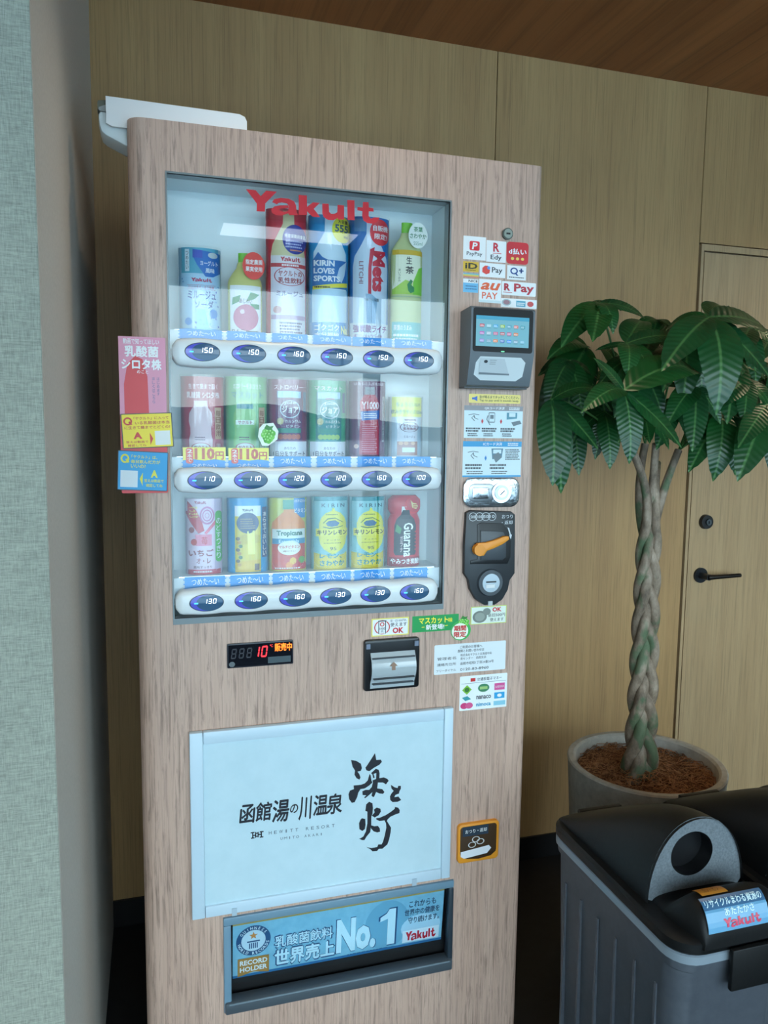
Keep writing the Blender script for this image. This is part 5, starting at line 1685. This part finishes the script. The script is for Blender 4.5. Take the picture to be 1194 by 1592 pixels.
def d32(a):
    a.rect(0.17, 0.1, 0.8, 0.99, (226, 206, 70), 1).rect(0.17, 0.1, 0.8, 0.24, (236, 238, 240), 2)
    logo(a, (70, 70, 90), 0.34, 0.14, 0.62, 0.175, 3)
    a.ell(0.48, 0.33, 0.27, 0.14, (62, 76, 116), 3, 28).lines(0.3, 0.27, 0.66, 5, 0.016, 0.03, (170, 150, 120), 4)
    a.poly([(0.2, 0.52), (0.5, 0.46), (0.78, 0.5), (0.78, 0.6), (0.2, 0.62)], (214, 190, 60), 2)
    a.poly([(0.46, 0.44), (0.64, 0.43), (0.66, 0.75), (0.48, 0.75)], (246, 240, 130), 3)
    for k in range(8):
        a.ell(0.24 + 0.03 * (k % 3), 0.54 + 0.05 * k, 0.05, 0.025, [(120, 90, 40), (200, 150, 40), (90, 120, 60)][k % 3], 3, 10)
    a.poly([(0.17, 0.85), (0.8, 0.82), (0.8, 0.99), (0.17, 0.99)], (226, 190, 50), 3).rect(0.64, 0.88, 0.76, 0.97, (110, 80, 60), 4)
    a.rect(0.83, 0.12, 0.96, 0.80, (44, 90, 140), 2).vtext('凍らせておいしい', 0.855, 0.18, 0.94, 0.78, WH, 3, 0.015)
drink(2, ((355, 775), (419, 896)), 'blue drink sample with a yellow carton and a navy round mark', (0, 158, 214), d32)
def d33(a):
    a.rect(0.62, 0, 1, 0.27, (70, 150, 206), 1).text('1日不足分の', 0.64, 0.02, 0.97, 0.06, WH, 3, 0.01).text('ビタミン', 0.64, 0.14, 0.98, 0.20, WH, 3, 0.03)
    a.rect(0.34, 0.02, 0.62, 0.15, (80, 160, 130), 2)
    a.shape([(0.15, 0.14), (0.18, 0.14), (0.26, 0.3), (0.33, 0.42), (0.40, 0.44), (0.98, 0.44)], (232, 146, 60), 2, 0.5)
    a.rect(0.08, 0.42, 0.93, 0.55, (226, 236, 232), 3).text('Tropicana', 0.18, 0.44, 0.86, 0.53, (30, 110, 90), 4, 0.04)
    a.rect(0.08, 0.55, 0.93, 0.625, (50, 150, 190), 3).text('Essentials', 0.24, 0.565, 0.76, 0.61, (214, 236, 240), 4, 0.015)
    a.rect(0.08, 0.625, 0.93, 0.98, (216, 80, 50), 3)
    a.ell(0.51, 0.68, 0.3, 0.10, (238, 236, 226), 3.5, 28)
    a.text('マルチビタミン', 0.24, 0.645, 0.78, 0.685, (206, 60, 44), 4.5, 0.03).text('8種のビタミン', 0.34, 0.71, 0.68, 0.735, (150, 90, 60), 4.5, 0.01)
    for u, v, c in ((0.6, 0.86, (236, 190, 60)), (0.72, 0.9, (206, 40, 44)), (0.84, 0.85, (110, 170, 60)), (0.5, 0.92, (236, 150, 50)), (0.9, 0.93, (206, 40, 44))):
        a.ell(u, v, 0.09, 0.05, c, 4, 14)
    a.lines(0.14, 0.95, 0.8, 1, 0.016, 0.02, WH, 5)
drink(2, ((420, 775), (480, 894)), 'yellow-green drink sample with an orange juice bottle', (206, 206, 80), d33)
def lemon(a):
    a.rect(0, 0, 1, 0.055, (40, 150, 160), 1).rect(0, 0.04, 0.06, 0.7, (60, 160, 170), 1).rect(0.94, 0.04, 1, 0.5, (60, 160, 170), 1)
    a.text('K I R I N', 0.24, 0.09, 0.86, 0.14, (40, 80, 100), 3, 0.01)
    a.shape([(0.15, 0.02), (0.19, 0.05), (0.22, 0.2), (0.28, 0.31), (0.36, 0.37), (0.55, 0.38), (0.65, 0.34), (0.72, 0.25), (0.77, 0.1), (0.79, 0.04)], (230, 222, 70), 2, 0.55)
    a.lines(0.35, 0.235, 0.75, 1, 0.014, 0.02, (110, 120, 40))
    a.poly([(0.35, 0.36), (0.42, 0.33), (0.6, 0.32), (0.72, 0.36), (0.66, 0.40), (0.5, 0.41), (0.4, 0.40)], (60, 110, 150), 3)
    a.stroke([(0.28, 0.36, 0.006), (0.4, 0.3, 0.008), (0.6, 0.29, 0.006), (0.82, 0.35, 0.004)], (70, 110, 60), 3)
    a.stroke([(0.28, 0.41, 0.006), (0.45, 0.43, 0.008), (0.65, 0.42, 0.006), (0.82, 0.40, 0.004)], (70, 110, 60), 3)
    a.rect(0.1, 0.435, 0.96, 0.54, (236, 228, 80), 3).text('キリンレモン', 0.13, 0.455, 0.93, 0.52, (44, 40, 20), 4, 0.045)
    a.text('すっきり', 0.36, 0.58, 0.72, 0.605, (130, 120, 40), 3).lines(0.3, 0.63, 0.78, 1, 0.012, 0.02, (150, 140, 50))
    a.text('95', 0.46, 0.69, 0.64, 0.735, (90, 90, 60), 3, 0.01)
    a.poly([(0, 0.76), (0.25, 0.79), (0.55, 0.82), (0.85, 0.79), (1, 0.74), (1, 1), (0, 1)], (226, 206, 60), 2.5)
    a.text('レモン、', 0.2, 0.78, 0.78, 0.845, (30, 140, 150), 4, 0.04).text('さわやか', 0.2, 0.875, 0.86, 0.95, (30, 140, 150), 4, 0.04)
drink(2, ((487, 773), (545, 892)), 'yellow lemon drink sample beside the orange juice sample', (140, 200, 206), lemon)
drink(2, ((546, 773), (603, 890)), 'yellow lemon drink sample beside the red and black one', (140, 200, 206), lemon)
def d36(a):
    a.ell(0.70, 0.13, 0.29, 0.125, (212, 44, 52), 4, 28)
    a.poly([(0.6, 0.06), (0.68, 0.1), (0.8, 0.11), (0.86, 0.15), (0.8, 0.19), (0.66, 0.17)], (226, 210, 140), 5).lines(0.68, 0.12, 0.82, 2, 0.018, 0.03, (190, 40, 40), 6)
    a.shape([(0.2, 0.1), (0.27, 0.14), (0.33, 0.27), (0.42, 0.33), (0.8, 0.34), (0.84, 0.30)], (40, 44, 48), 3, 0.47)
    a.rect(0.34, 0.15, 0.47, 0.235, (226, 228, 226), 3)
    a.poly([(0.16, 0.5), (0.2, 0.4), (0.34, 0.46), (0.3, 0.54)], (70, 140, 80), 4)
    a.text('Guarana', 0.40, 0.38, 0.70, 0.86, WH, 5, 0.02, rot=90)
    a.vtext('ガラナ', 0.3, 0.56, 0.38, 0.8, (226, 200, 200), 5, 0.02)
    a.lines(0.76, 0.5, 0.82, 6, 0.02, 0.05, (206, 60, 60), 5)
    a.rect(0.02, 0.87, 0.98, 1.0, (150, 24, 40), 4).text('やみつき炭酸!', 0.05, 0.885, 0.94, 0.965, WH, 5, 0.03)
drink(2, ((608, 771), (658, 887)), 'red and black drink sample at the right end of the bottom shelf', (196, 36, 50), d36, [(0, 0.36), (0.06, 0.5), (0.2, 0.5), (0.26, 0.42), (0.36, 0.5), (1, 0.5)], flatk=0.55, sleeve=False)

# ------------------------------------------------------------------ recycling bins
M_BIN = speckle('bin_grey_plastic', (72, 77, 85), (80, 85, 93), 60, 0.5)
M_LID = speckle('bin_lid_plastic', (13, 14, 15), (18, 19, 20), 120, 0.5, 0.1)  # black plastic, deepened further for the dark ceiling the hump faces
M_LID.node_tree.nodes['Principled BSDF'].inputs['Specular IOR Level'].default_value = 0.3
M_FACE = speckle('bin_face_lit_plastic', (92, 100, 106), (116, 124, 130), 260, 0.5, 0.15)  # grey lightened to carry the daylight reflected by the arch face


def rrect_pts(hx, hy, r, n=6):
    pts = []
    for sx, sy, a in ((1, -1, -90), (1, 1, 0), (-1, 1, 90), (-1, -1, 180)):
        for i in range(n + 1):
            t = math.radians(a + 90 * i / n)
            pts.append((sx * (hx - r) + r * math.cos(t), sy * (hy - r) + r * math.sin(t)))
    return pts


def make_bin(loc, label):
    t = thing('recycling_bin', loc, label, 'bin', 'recycling bins in a row')
    X, Y, Z0 = loc
    def at(p, z):
        return [(X + x, Y + y, Z0 + z) for x, y in p]
    RIM = 0.625            # above the floor
    g = G()
    rows = []
    for z, hx, hy in ((0.0, 0.098, 0.185), (0.005, 0.100, 0.187), (RIM - 0.05, 0.111, 0.208), (RIM - 0.045, 0.115, 0.212), (RIM - 0.008, 0.117, 0.214), (RIM - 0.008, 0.105, 0.20)):
        rows.append(at(rrect_pts(hx, hy, 0.045), z))
    g.grid(rows, M_BIN, True, True)
    g.face(rows[0], M_BIN)
    body = g.build('body', t, 'grey plastic bin body')
    rim = []
    for hx, hy, z in ((0.1165, 0.2135, RIM - 0.030), (0.1195, 0.2165, RIM - 0.028), (0.1195, 0.2165, RIM - 0.014), (0.1165, 0.2135, RIM - 0.012)):
        rim.append(at(rrect_pts(hx, hy, 0.047), z))
    G().grid(rim, flat((128, 140, 150), 0.35), True, True).build('flange', body, 'lighter grey flange under the lid')
    for s in (-1, 1):
        for k in range(6):
            yy = Y - 0.15 + 0.06 * k
            G().prism([(yy - 0.003, Z0 + 0.05), (yy + 0.003, Z0 + 0.05), (yy + 0.003, Z0 + RIM - 0.10), (yy - 0.003, Z0 + RIM - 0.10)], X + s * 0.1005 - 0.002, X + s * 0.1125, M_BIN, axis='x').build('rib', body)
    # lid: rim, hump that is low and wide at the back and a narrow arch at the front
    g = G()
    rows = [at(rrect_pts(hx, hy, 0.05), z) for hx, hy, z in ((0.118, 0.215, RIM - 0.012), (0.121, 0.218, RIM - 0.008), (0.121, 0.218, RIM + 0.008), (0.116, 0.213, RIM + 0.013), (0.106, 0.203, RIM + 0.013))]
    g.grid(rows, M_LID, True, True)
    g.face(rows[-1], M_LID)
    lid = g.build('lid', t, 'black domed lid')
    def sec(tt):
        """t 0 at the back, 1 at the arch"""
        y = Y + 0.20 - 0.305 * tt
        hw_ = 0.104 - 0.003 * tt
        hgt = 0.010 + 0.135 * math.sin(tt * PI / 2 * 0.92) ** 1.1
        p = 2.1 + 0.8 * (1 - tt)
        line = []
        for k in range(25):
            a_ = PI * k / 24
            cx_, cz_ = math.cos(a_), math.sin(a_)
            line.append((X + hw_ * (abs(cx_) ** (2 / p)) * (1 if cx_ >= 0 else -1), y, Z0 + RIM + 0.012 + hgt * (cz_ ** (2 / p) if cz_ > 0 else 0)))
        return line
    secs = [sec(k / 12) for k in range(13)]
    G().grid(secs, M_LID).build('hump', lid)
    # arch face with the round mouth
    arch = secs[-1]
    yf = arch[0][1]
    hc = (X - 0.009, Z0 + RIM + 0.012 + 0.077)
    hr = 0.041
    n = 48
    ring = [(hc[0] + hr * 1.08 * math.cos(2 * PI * k / n), yf + 0.006, hc[1] + hr * math.sin(2 * PI * k / n)) for k in range(n)]
    outer = []
    zf = Z0 + RIM + 0.012
    apts = [(p[0], p[2]) for p in arch]
    for k in range(n):
        a_ = 2 * PI * k / n
        dx, dz = math.cos(a_), math.sin(a_)
        # march to the arch outline
        r_ = 0.0
        for st_ in range(400):
            r_ += 0.0005
            x_, z_ = hc[0] + dx * r_, hc[1] + dz * r_
            u_ = abs(x_ - X) / 0.101
            lim = (1 - min(1, u_) ** 2.1) ** (1 / 2.1) * (arch[12][2] - zf)
            if u_ >= 1 or z_ - zf > lim or z_ < zf:
                break
        outer.append((hc[0] + dx * r_, yf + 0.006, hc[1] + dz * r_))
    g = G().grid([ring, outer], M_FACE, False, True)
    g.build('face', lid, 'grey arched face with a round mouth')
    G().grid([ring, [(p[0], p[1] + 0.03, p[2]) for p in ring]], M_BLACK, True, True).face([(p[0], p[1] + 0.03, p[2]) for p in ring], M_BLACK).build('mouth', lid)
    # rounded nose in front of the mouth
    NOSE = [(0.006, 0.024), (-0.015, 0.024), (-0.030, 0.034), (-0.042, 0.050), (-0.053, 0.062), (-0.066, 0.069), (-0.080, 0.071), (-0.094, 0.067), (-0.105, 0.056), (-0.113, 0.040), (-0.117, 0.020), (-0.117, 0.008)]
    rows = []
    for k, (dy, hz) in enumerate(NOSE):
        hx = 0.094 - 0.014 * (max(0.0, -dy - 0.03) / 0.087) ** 2
        line = []
        for j in range(21):
            b_ = PI * j / 20
            c_ = math.cos(b_)
            line.append((X + 0.004 + hx * (abs(c_) ** 0.5) * (1 if c_ >= 0 else -1), yf + dy, Z0 + RIM + hz * (math.sin(b_) ** 0.5 if 0 < j < 20 else 0)))
        rows.append(line)
    g = G().grid(rows, M_LID)
    g.face(rows[-1], M_LID)
    nose = g.build('nose', lid, 'rounded black nose of the lid')
    def on_nose(t_):
        f = 6.4 + t_ * 3.2
        k = min(int(f), len(NOSE) - 2)
        r_ = f - k
        return NOSE[k][0] + (NOSE[k + 1][0] - NOSE[k][0]) * r_, NOSE[k][1] + (NOSE[k + 1][1] - NOSE[k][1]) * r_
    a = Art()
    a.rect(0, 0, 1, 1, flat((104, 160, 196), 0.25), 0).rect(0, 0, 1, 0.42, flat((64, 104, 140), 0.25), 1)
    a.text('リサイクルまわる資源の', 0.04, 0.10, 0.96, 0.36, (214, 240, 246), 2, 0.02)
    a.text('あたたかさ', 0.30, 0.44, 0.78, 0.64, (214, 240, 246), 2, 0.02)
    logo(a, (206, 70, 96), 0.25, 0.70, 0.86, 0.94, 2)
    def lab_map(u, v, h):
        dy, hz = on_nose(v)
        return Vector((X - 0.070 + 0.122 * u, yf + dy - 0.0016 - h, Z0 + RIM + hz * 1.0 + 0.0016 * (1 - v) + h))
    a.build('lid_label', lid, lab_map, 'blue sticker with white lettering', vcuts=8)
    a = Art()
    a.rect(0, 0, 1, 1, (206, 140, 40), 0).text('カン・ビン', 0.2, 0.25, 0.8, 0.75, (110, 70, 20), 1)
    def top_map(u, v, h):
        f = 4.3 + v * 1.9
        k = int(f)
        dy, hz = [NOSE[k][q_] + (NOSE[k + 1][q_] - NOSE[k][q_]) * (f - k) for q_ in (0, 1)]
        return Vector((X - 0.058 + 0.052 * u, yf + dy, Z0 + RIM + hz + 0.0012 + h))
    a.build('sorting_label', lid, top_map, 'small orange sticker', vcuts=4)
    G().box(X - 0.028, X + 0.075, Y - 0.232, Y - 0.222, Z0 + RIM - 0.075, Z0 + RIM - 0.002, M_LID, 0.003).build('latch', body, 'black hanging latch plate')
    G().box(X - 0.045, X + 0.060, Y + 0.212, Y + 0.224, Z0 + RIM - 0.01, Z0 + RIM + 0.016, M_BLACK, 0.002).build('hinge', lid)
    return t


def copy_tree(o, parent=None):
    c = o.copy()
    COL.objects.link(c)
    c.parent = parent
    for ch in list(o.children):
        copy_tree(ch, c)
    return c


b1 = make_bin((0.915, -0.345, FZ), 'dark grey recycling bin with a round mouth, nearest to the machine')
for i, lab in ((1, 'dark recycling bin right of the nearest one, cut by the frame'), (2, 'dark recycling bin farthest right with only its hinge in view')):
    c = copy_tree(b1)
    c.location.x += 0.26 * i
    c['label'] = lab

# ------------------------------------------------------------------ potted money tree
PC = (1.2975, 0.229)
tree = thing('potted_tree', (PC[0], PC[1], FZ), 'money tree with a braided trunk in a round stone-grey pot', 'plant')
M_POT = speckle('cast_stone', (176, 170, 158), (198, 192, 180), 45, 0.7, 0.15)
pz = 0.45
pot = G().lathe(PC, [(0.001, FZ), (0.165, FZ), (0.172, FZ + 0.01), (0.195, 0.15), (0.206, pz - 0.10), (0.211, pz - 0.02), (0.2135, pz - 0.004), (0.210, pz), (0.196, pz), (0.190, pz - 0.006), (0.186, pz - 0.06), (0.184, pz - 0.09)], M_POT, 64).build('pot', tree, 'round stone-grey pot')
w = N('coir_bed')
w.color(w.ramp(w.noise(w.coords((70,) * 3), 1, 6, 0.7), [(0.3, lin((60, 36, 20))), (0.6, lin((134, 86, 50))), (0.8, lin((164, 116, 76)))]))
w.b.inputs['Roughness'].default_value = 0.9
M_COIR = w.m
rows = []
rs = random.Random(4)
for i in range(9):
    r = 0.186 * i / 8
    rows.append([(PC[0] + r * math.cos(2 * PI * k / 40), PC[1] + r * math.sin(2 * PI * k / 40), pz - 0.047 + 0.022 * math.cos(r * 26) * 0.5 + rs.uniform(-0.006, 0.006)) for k in range(40)])
G().grid(rows, M_COIR, True, True).build('soil', tree, 'brown coir mulch')
g = G()
fm1, fm2 = flat((184, 128, 84), 0.8), flat((120, 74, 44), 0.8)
for i in range(1500):
    r, a_ = 0.178 * math.sqrt(rs.random()), rs.uniform(0, 2 * PI)
    p = Vector((PC[0] + r * math.cos(a_), PC[1] + r * math.sin(a_), pz - 0.038 + 0.011 * math.cos(r * 26) + rs.uniform(0, 0.012)))
    d = rs.uniform(0, 2 * PI)
    L = rs.uniform(0.03, 0.075)
    bend = rs.uniform(-2.0, 2.0)
    pts = []
    for k in range(4):
        dd = d + bend * k / 3
        q2 = p + Vector((math.cos(dd), math.sin(dd), 0)) * (L * (k / 3 - 0.5)) + Vector((0, 0, 0.010 * math.sin(PI * k / 3)))
        rr = math.hypot(q2.x - PC[0], q2.y - PC[1])
        if rr > 0.183:
            q2.x, q2.y = PC[0] + (q2.x - PC[0]) * 0.183 / rr, PC[1] + (q2.y - PC[1]) * 0.183 / rr
        pts.append(q2)
    g.tube(pts, 0.0009, fm1 if i % 3 else fm2, 3, False)
g.build('coir_fibres', tree, 'loose brown coir fibres', 'stuff', False, False)

w = N('bark')
n1 = w.noise(w.coords((30, 30, 14)), 1, 5, 0.7)
n2 = w.noise(w.coords((14, 14, 9)), 1, 3, 0.6)
n3 = w.noise(w.coords((40, 40, 260)), 1, 3, 0.6)
c_ = w.ramp(n1, [(0.3, lin((86, 72, 60))), (0.5, lin((142, 124, 106))), (0.72, lin((184, 166, 148)))])
c_ = w.mix(w.ramp(n2, [(0.52, (0, 0, 0)), (0.60, (0.75, 0.75, 0.75))]), c_, lin((70, 104, 70)))
w.color(c_)
w.b.inputs['Roughness'].default_value = 0.7
w.bump(n3, 0.25, 0.002)
M_BARK = w.m
base, topb = Vector((1.281, 0.229, 0.40)), Vector((1.273, 0.229, 1.10))
STEMTOP = []
tops = [(985, 705, 0.20), (1003, 690, 0.26), (1020, 690, 0.20), (1055, 700, 0.24), (1022, 720, 0.30)]
for s in range(5):
    pts, rad = [], []
    n = 90
    for i in range(n + 1):
        t_ = i / n
        c0 = base.lerp(topb, t_)
        ph = 2 * PI * s / 5 + t_ * 2 * PI * 1.40
        flare = 1.20 - 0.33 * t_ + 0.45 * math.exp(-t_ * 13)
        pts.append(c0 + Vector((0.0225 * flare * math.sin(ph), 0.0150 * flare * math.sin(2 * ph), 0)))
        rad.append(0.0150 * (1.16 - 0.30 * t_ + 0.25 * math.exp(-t_ * 13)))
    # run out into a free stem, the leftmost strand to the leftmost crown
    STEMTOP.append((pts, rad))
order = sorted(range(5), key=lambda k: STEMTOP[k][0][-1].x)
tops.sort(key=lambda q_: q_[0])
strands, STEMTOP = STEMTOP, []
for rank, k in enumerate(order):
    pts, rad = strands[k]
    e, r0 = pts[-1], rad[-1]
    d0 = (pts[-1] - pts[-6]) * 2.0
    tgt_ = P(*tops[rank][:2], tops[rank][2])
    for q_ in range(1, 11):
        f = q_ / 10
        pts.append(e * (1 - f) ** 2 + (e + d0 + Vector((0, 0, 0.02))) * 2 * f * (1 - f) + tgt_ * f * f)
        rad.append(r0 + (0.0100 - r0) * min(1, f * 1.2))
    STEMTOP.append(tgt_)
    G().tube(pts, rad, M_BARK, 14).build('trunk', tree, 'braided grey-brown trunk strand')

w = N('leaf_green')
oc = w.coords()
sx = w.n('ShaderNodeSeparateXYZ')
w.l(oc, sx.inputs[0])
ab = w.n('ShaderNodeMath', operation='ABSOLUTE')
w.l(sx.outputs['Y'], ab.inputs[0])
rib = w.ramp(ab.outputs[0], [(0.006, (1, 1, 1)), (0.018, (0, 0, 0))])
nz = w.noise(w.coords((3, 3, 3)), 1, 3, 0.5)
inf = w.n('ShaderNodeObjectInfo')
lc = w.ramp(nz, [(0.3, lin((18, 56, 32))), (0.7, lin((30, 78, 42)))])
lc = w.mix(w.ramp(inf.outputs['Random'], [(0.0, (0, 0, 0)), (1.0, (0.55, 0.55, 0.55))]), lc, lin((24, 84, 30)))
w.color(w.mix(w.mix(1.0, rib, (0.6, 0.6, 0.6), 'MULTIPLY'), lc, lin((92, 140, 80))))
w.b.inputs['Roughness'].default_value = 0.33
w.b.inputs['Coat Weight'].default_value = 0.0
# raised side veins, slanting from the midrib
sl = w.n('ShaderNodeMath', operation='MULTIPLY_ADD')
w.l(ab.outputs[0], sl.inputs[0])
sl.inputs[1].default_value = -0.55
w.l(sx.outputs['X'], sl.inputs[2])
fq = w.n('ShaderNodeMath', operation='MULTIPLY')
w.l(sl.outputs[0], fq.inputs[0])
fq.inputs[1].default_value = 2 * PI * 15
sn = w.n('ShaderNodeMath', operation='SINE')
w.l(fq.outputs[0], sn.inputs[0])
w.bump(sn.outputs[0], 0.20, 0.0016)
M_LEAF = w.m


def leaf_mesh(droop, width, name):
    NL, NWD = 34, 3
    vs, fs = [], []
    for i in range(NL + 1):
        t_ = i / NL
        hwid = width * 0.5 * (math.sin(PI * min(1, t_ ** 0.80 * 1.0)) ** 0.72 if 0 < t_ < 1 else 0) * (1 - 0.12 * t_)
        if t_ > 0.9:
            hwid *= 0.75
        for j in range(-NWD, NWD + 1):
            y = hwid * j / NWD
            arch = 4 * droop * t_ * (1 - t_)
            rip = 0.007 * math.sin(2 * PI * 15 * (t_ - 0.30 * abs(y) / max(width, 1e-3))) * min(1, abs(j) / NWD * 1.3) * math.sin(PI * t_)
            vs.append((t_, y * 0.97, arch + 0.16 * abs(y) - 0.28 * y * y / width + rip))
    k = 2 * NWD + 1
    for i in range(NL):
        for j in range(k - 1):
            fs.append((i * k + j, i * k + j + 1, (i + 1) * k + j + 1, (i + 1) * k + j))
    me = bpy.data.meshes.new(name)
    me.from_pydata(vs, [], fs)
    me.materials.append(M_LEAF)
    for p in me.polygons:
        p.use_smooth = True
    return me


LEAVES = [leaf_mesh(0.10, 0.42, 'leaf_broad'), leaf_mesh(0.18, 0.45, 'leaf_arched'), leaf_mesh(0.05, 0.37, 'leaf_straight')]
M_PET = flat((70, 120, 60), 0.5)
troot = tree.location.copy()


def put_leaf(hub, tip, up, kind):
    d = tip - hub
    L = d.length
    xa = d.normalized()
    up = (up - xa * up.dot(xa)).normalized()
    ya = up.cross(xa)
    o = bpy.data.objects.new('leaf', LEAVES[kind])
    link(o, tree)
    m_ = Matrix(((xa.x, ya.x, up.x, hub.x - troot.x), (xa.y, ya.y, up.y, hub.y - troot.y), (xa.z, ya.z, up.z, hub.z - troot.z), (0, 0, 0, 1)))
    o.matrix_local = m_ @ Matrix.Diagonal((L, L, L, 1))


def petiole(hub, r=0.0028):
    s_ = min(STEMTOP, key=lambda q_: (q_ - hub).length)
    mid = s_.lerp(hub, 0.55) + Vector((0, 0, 0.05))
    pts = []
    for k in range(8):
        t_ = k / 7
        pts.append(s_ * (1 - t_) ** 2 + mid * 2 * t_ * (1 - t_) + hub * t_ * t_)
    G().tube(pts, r, M_PET, 6).build('petiole', tree)


# clusters seen in the photograph: hub pixel, its depth, leaf tips (pixel, depth)
CL = [
    ((932, 471), 0.18, [(872, 541, .12), (921, 532, .05), (953, 520, .10), (1003, 496, .16), (965, 484, .26), (900, 500, .28)]),
    ((1103, 493), 0.02, [(1113, 646, -.06), (1028, 578, -.04), (1200, 592, -.02), (1034, 516, .10), (1205, 530, .08), (1120, 475, .16)]),
    ((970, 607), -0.02, [(922, 556, .0), (904, 642, -.06), (978, 722, -.05), (1060, 697, -.06), (1090, 584, .02), (1010, 575, .10)]),
    ((858, 621), 0.10, [(859, 756, .04), (930, 699, .03), (930, 607, .08), (838, 676, .10), (872, 768, .10)]),
    ((974, 534), 0.08, [(1016, 600, .01), (1062, 526, .06), (925, 545, .12), (975, 590, .0), (1000, 500, .2)]),
    ((1082, 600), 0.06, [(1076, 703, .0), (1035, 665, .03), (1120, 660, .02), (1030, 600, .1)]),
    ((1192, 628), 0.05, [(1146, 749, .0), (1147, 697, .0), (1230, 720, .02), (1165, 600, .08), (1225, 650, .1)]),
    ((1121, 640), 0.12, [(1108, 749, .08), (1143, 740, .1), (1070, 735, .1), (1150, 660, .14)]),
    ((912, 540), 0.26, [(836, 585, .26), (842, 690, .24), (870, 520, .3), (905, 640, .2), (850, 560, .2)]),
    ((940, 640), 0.16, [(948, 730, .12), (925, 715, .15), (900, 680, .2), (985, 690, .12)]),
    ((1022, 497), 0.20, [(985, 520, .18), (1042, 508, .14), (1000, 560, .12), (1055, 560, .15)]),
    ((1165, 510), 0.18, [(1175, 600, .12), (1215, 560, .15), (1140, 570, .10), (1150, 500, .25)]),
    ((1160, 590), 0.10, [(1155, 660, .04), (1105, 640, .05), (1200, 660, .06), (1130, 560, .14)]),
    ((1240, 560), 0.16, [(1215, 680, .10), (1290, 640, .12), (1230, 500, .2), (1190, 640, .12)]),
    ((1000, 640), 0.10, [(1010, 690, .02), (960, 690, .05), (1040, 700, .08), (1000, 580, .2)]),
    ((890, 640), 0.30, [(850, 720, .28), (900, 740, .26), (850, 650, .34), (930, 690, .24)]),
    ((1040, 560), 0.30, [(1000, 640, .24), (1090, 640, .24), (1040, 500, .4), (1100, 560, .34)]),
    ((1120, 570), 0.32, [(1110, 680, .28), (1180, 640, .28), (1160, 540, .4), (1070, 600, .36)]),
    ((960, 580), 0.34, [(920, 660, .3), (1000, 660, .3), (930, 540, .42), (900, 600, .4)]),
    ((985, 560), 0.14, [(955, 650, .08), (1030, 650, .08), (1040, 540, .2), (930, 600, .12), (990, 660, .05)]),
    ((1060, 520), 0.12, [(1030, 610, .06), (1090, 620, .06), (1120, 540, .14), (1010, 540, .2), (1060, 630, .04)]),
    ((1140, 560), 0.16, [(1100, 640, .1), (1160, 690, .1), (1190, 600, .16), (1130, 660, .06)]),
    ((885, 560), 0.2, [(850, 640, .16), (905, 650, .14), (930, 590, .2), (845, 590, .2), (880, 680, .16)]),
    ((1050, 620), 0.22, [(1020, 700, .18), (1080, 710, .18), (1110, 650, .24), (1000, 650, .26)]),
    ((930, 600), 0.24, [(890, 690, .2), (950, 700, .2), (980, 640, .26), (895, 620, .3)]),
    ((1180, 560), 0.26, [(1150, 640, .2), (1210, 650, .22), (1200, 520, .32), (1145, 590, .3)]),
    ((1200, 640), 0.3, [(1200, 740, .26), (1250, 700, .3), (1160, 690, .26)]),
]
view = -FWD
for ci, (h, hy, tips) in enumerate(CL):
    hub = P(h[0], h[1], hy)
    petiole(hub)
    for ti, (tx, ty, tY) in enumerate(tips):
        tip = P(tx, ty, tY)
        up = Vector((0, 0, 1)) * 0.8 + view * 0.75 + Vector((0.12 * math.sin(ci * 3.1 + ti), 0, 0))
        put_leaf(hub, tip, up, (ci + ti * 2) % 3)
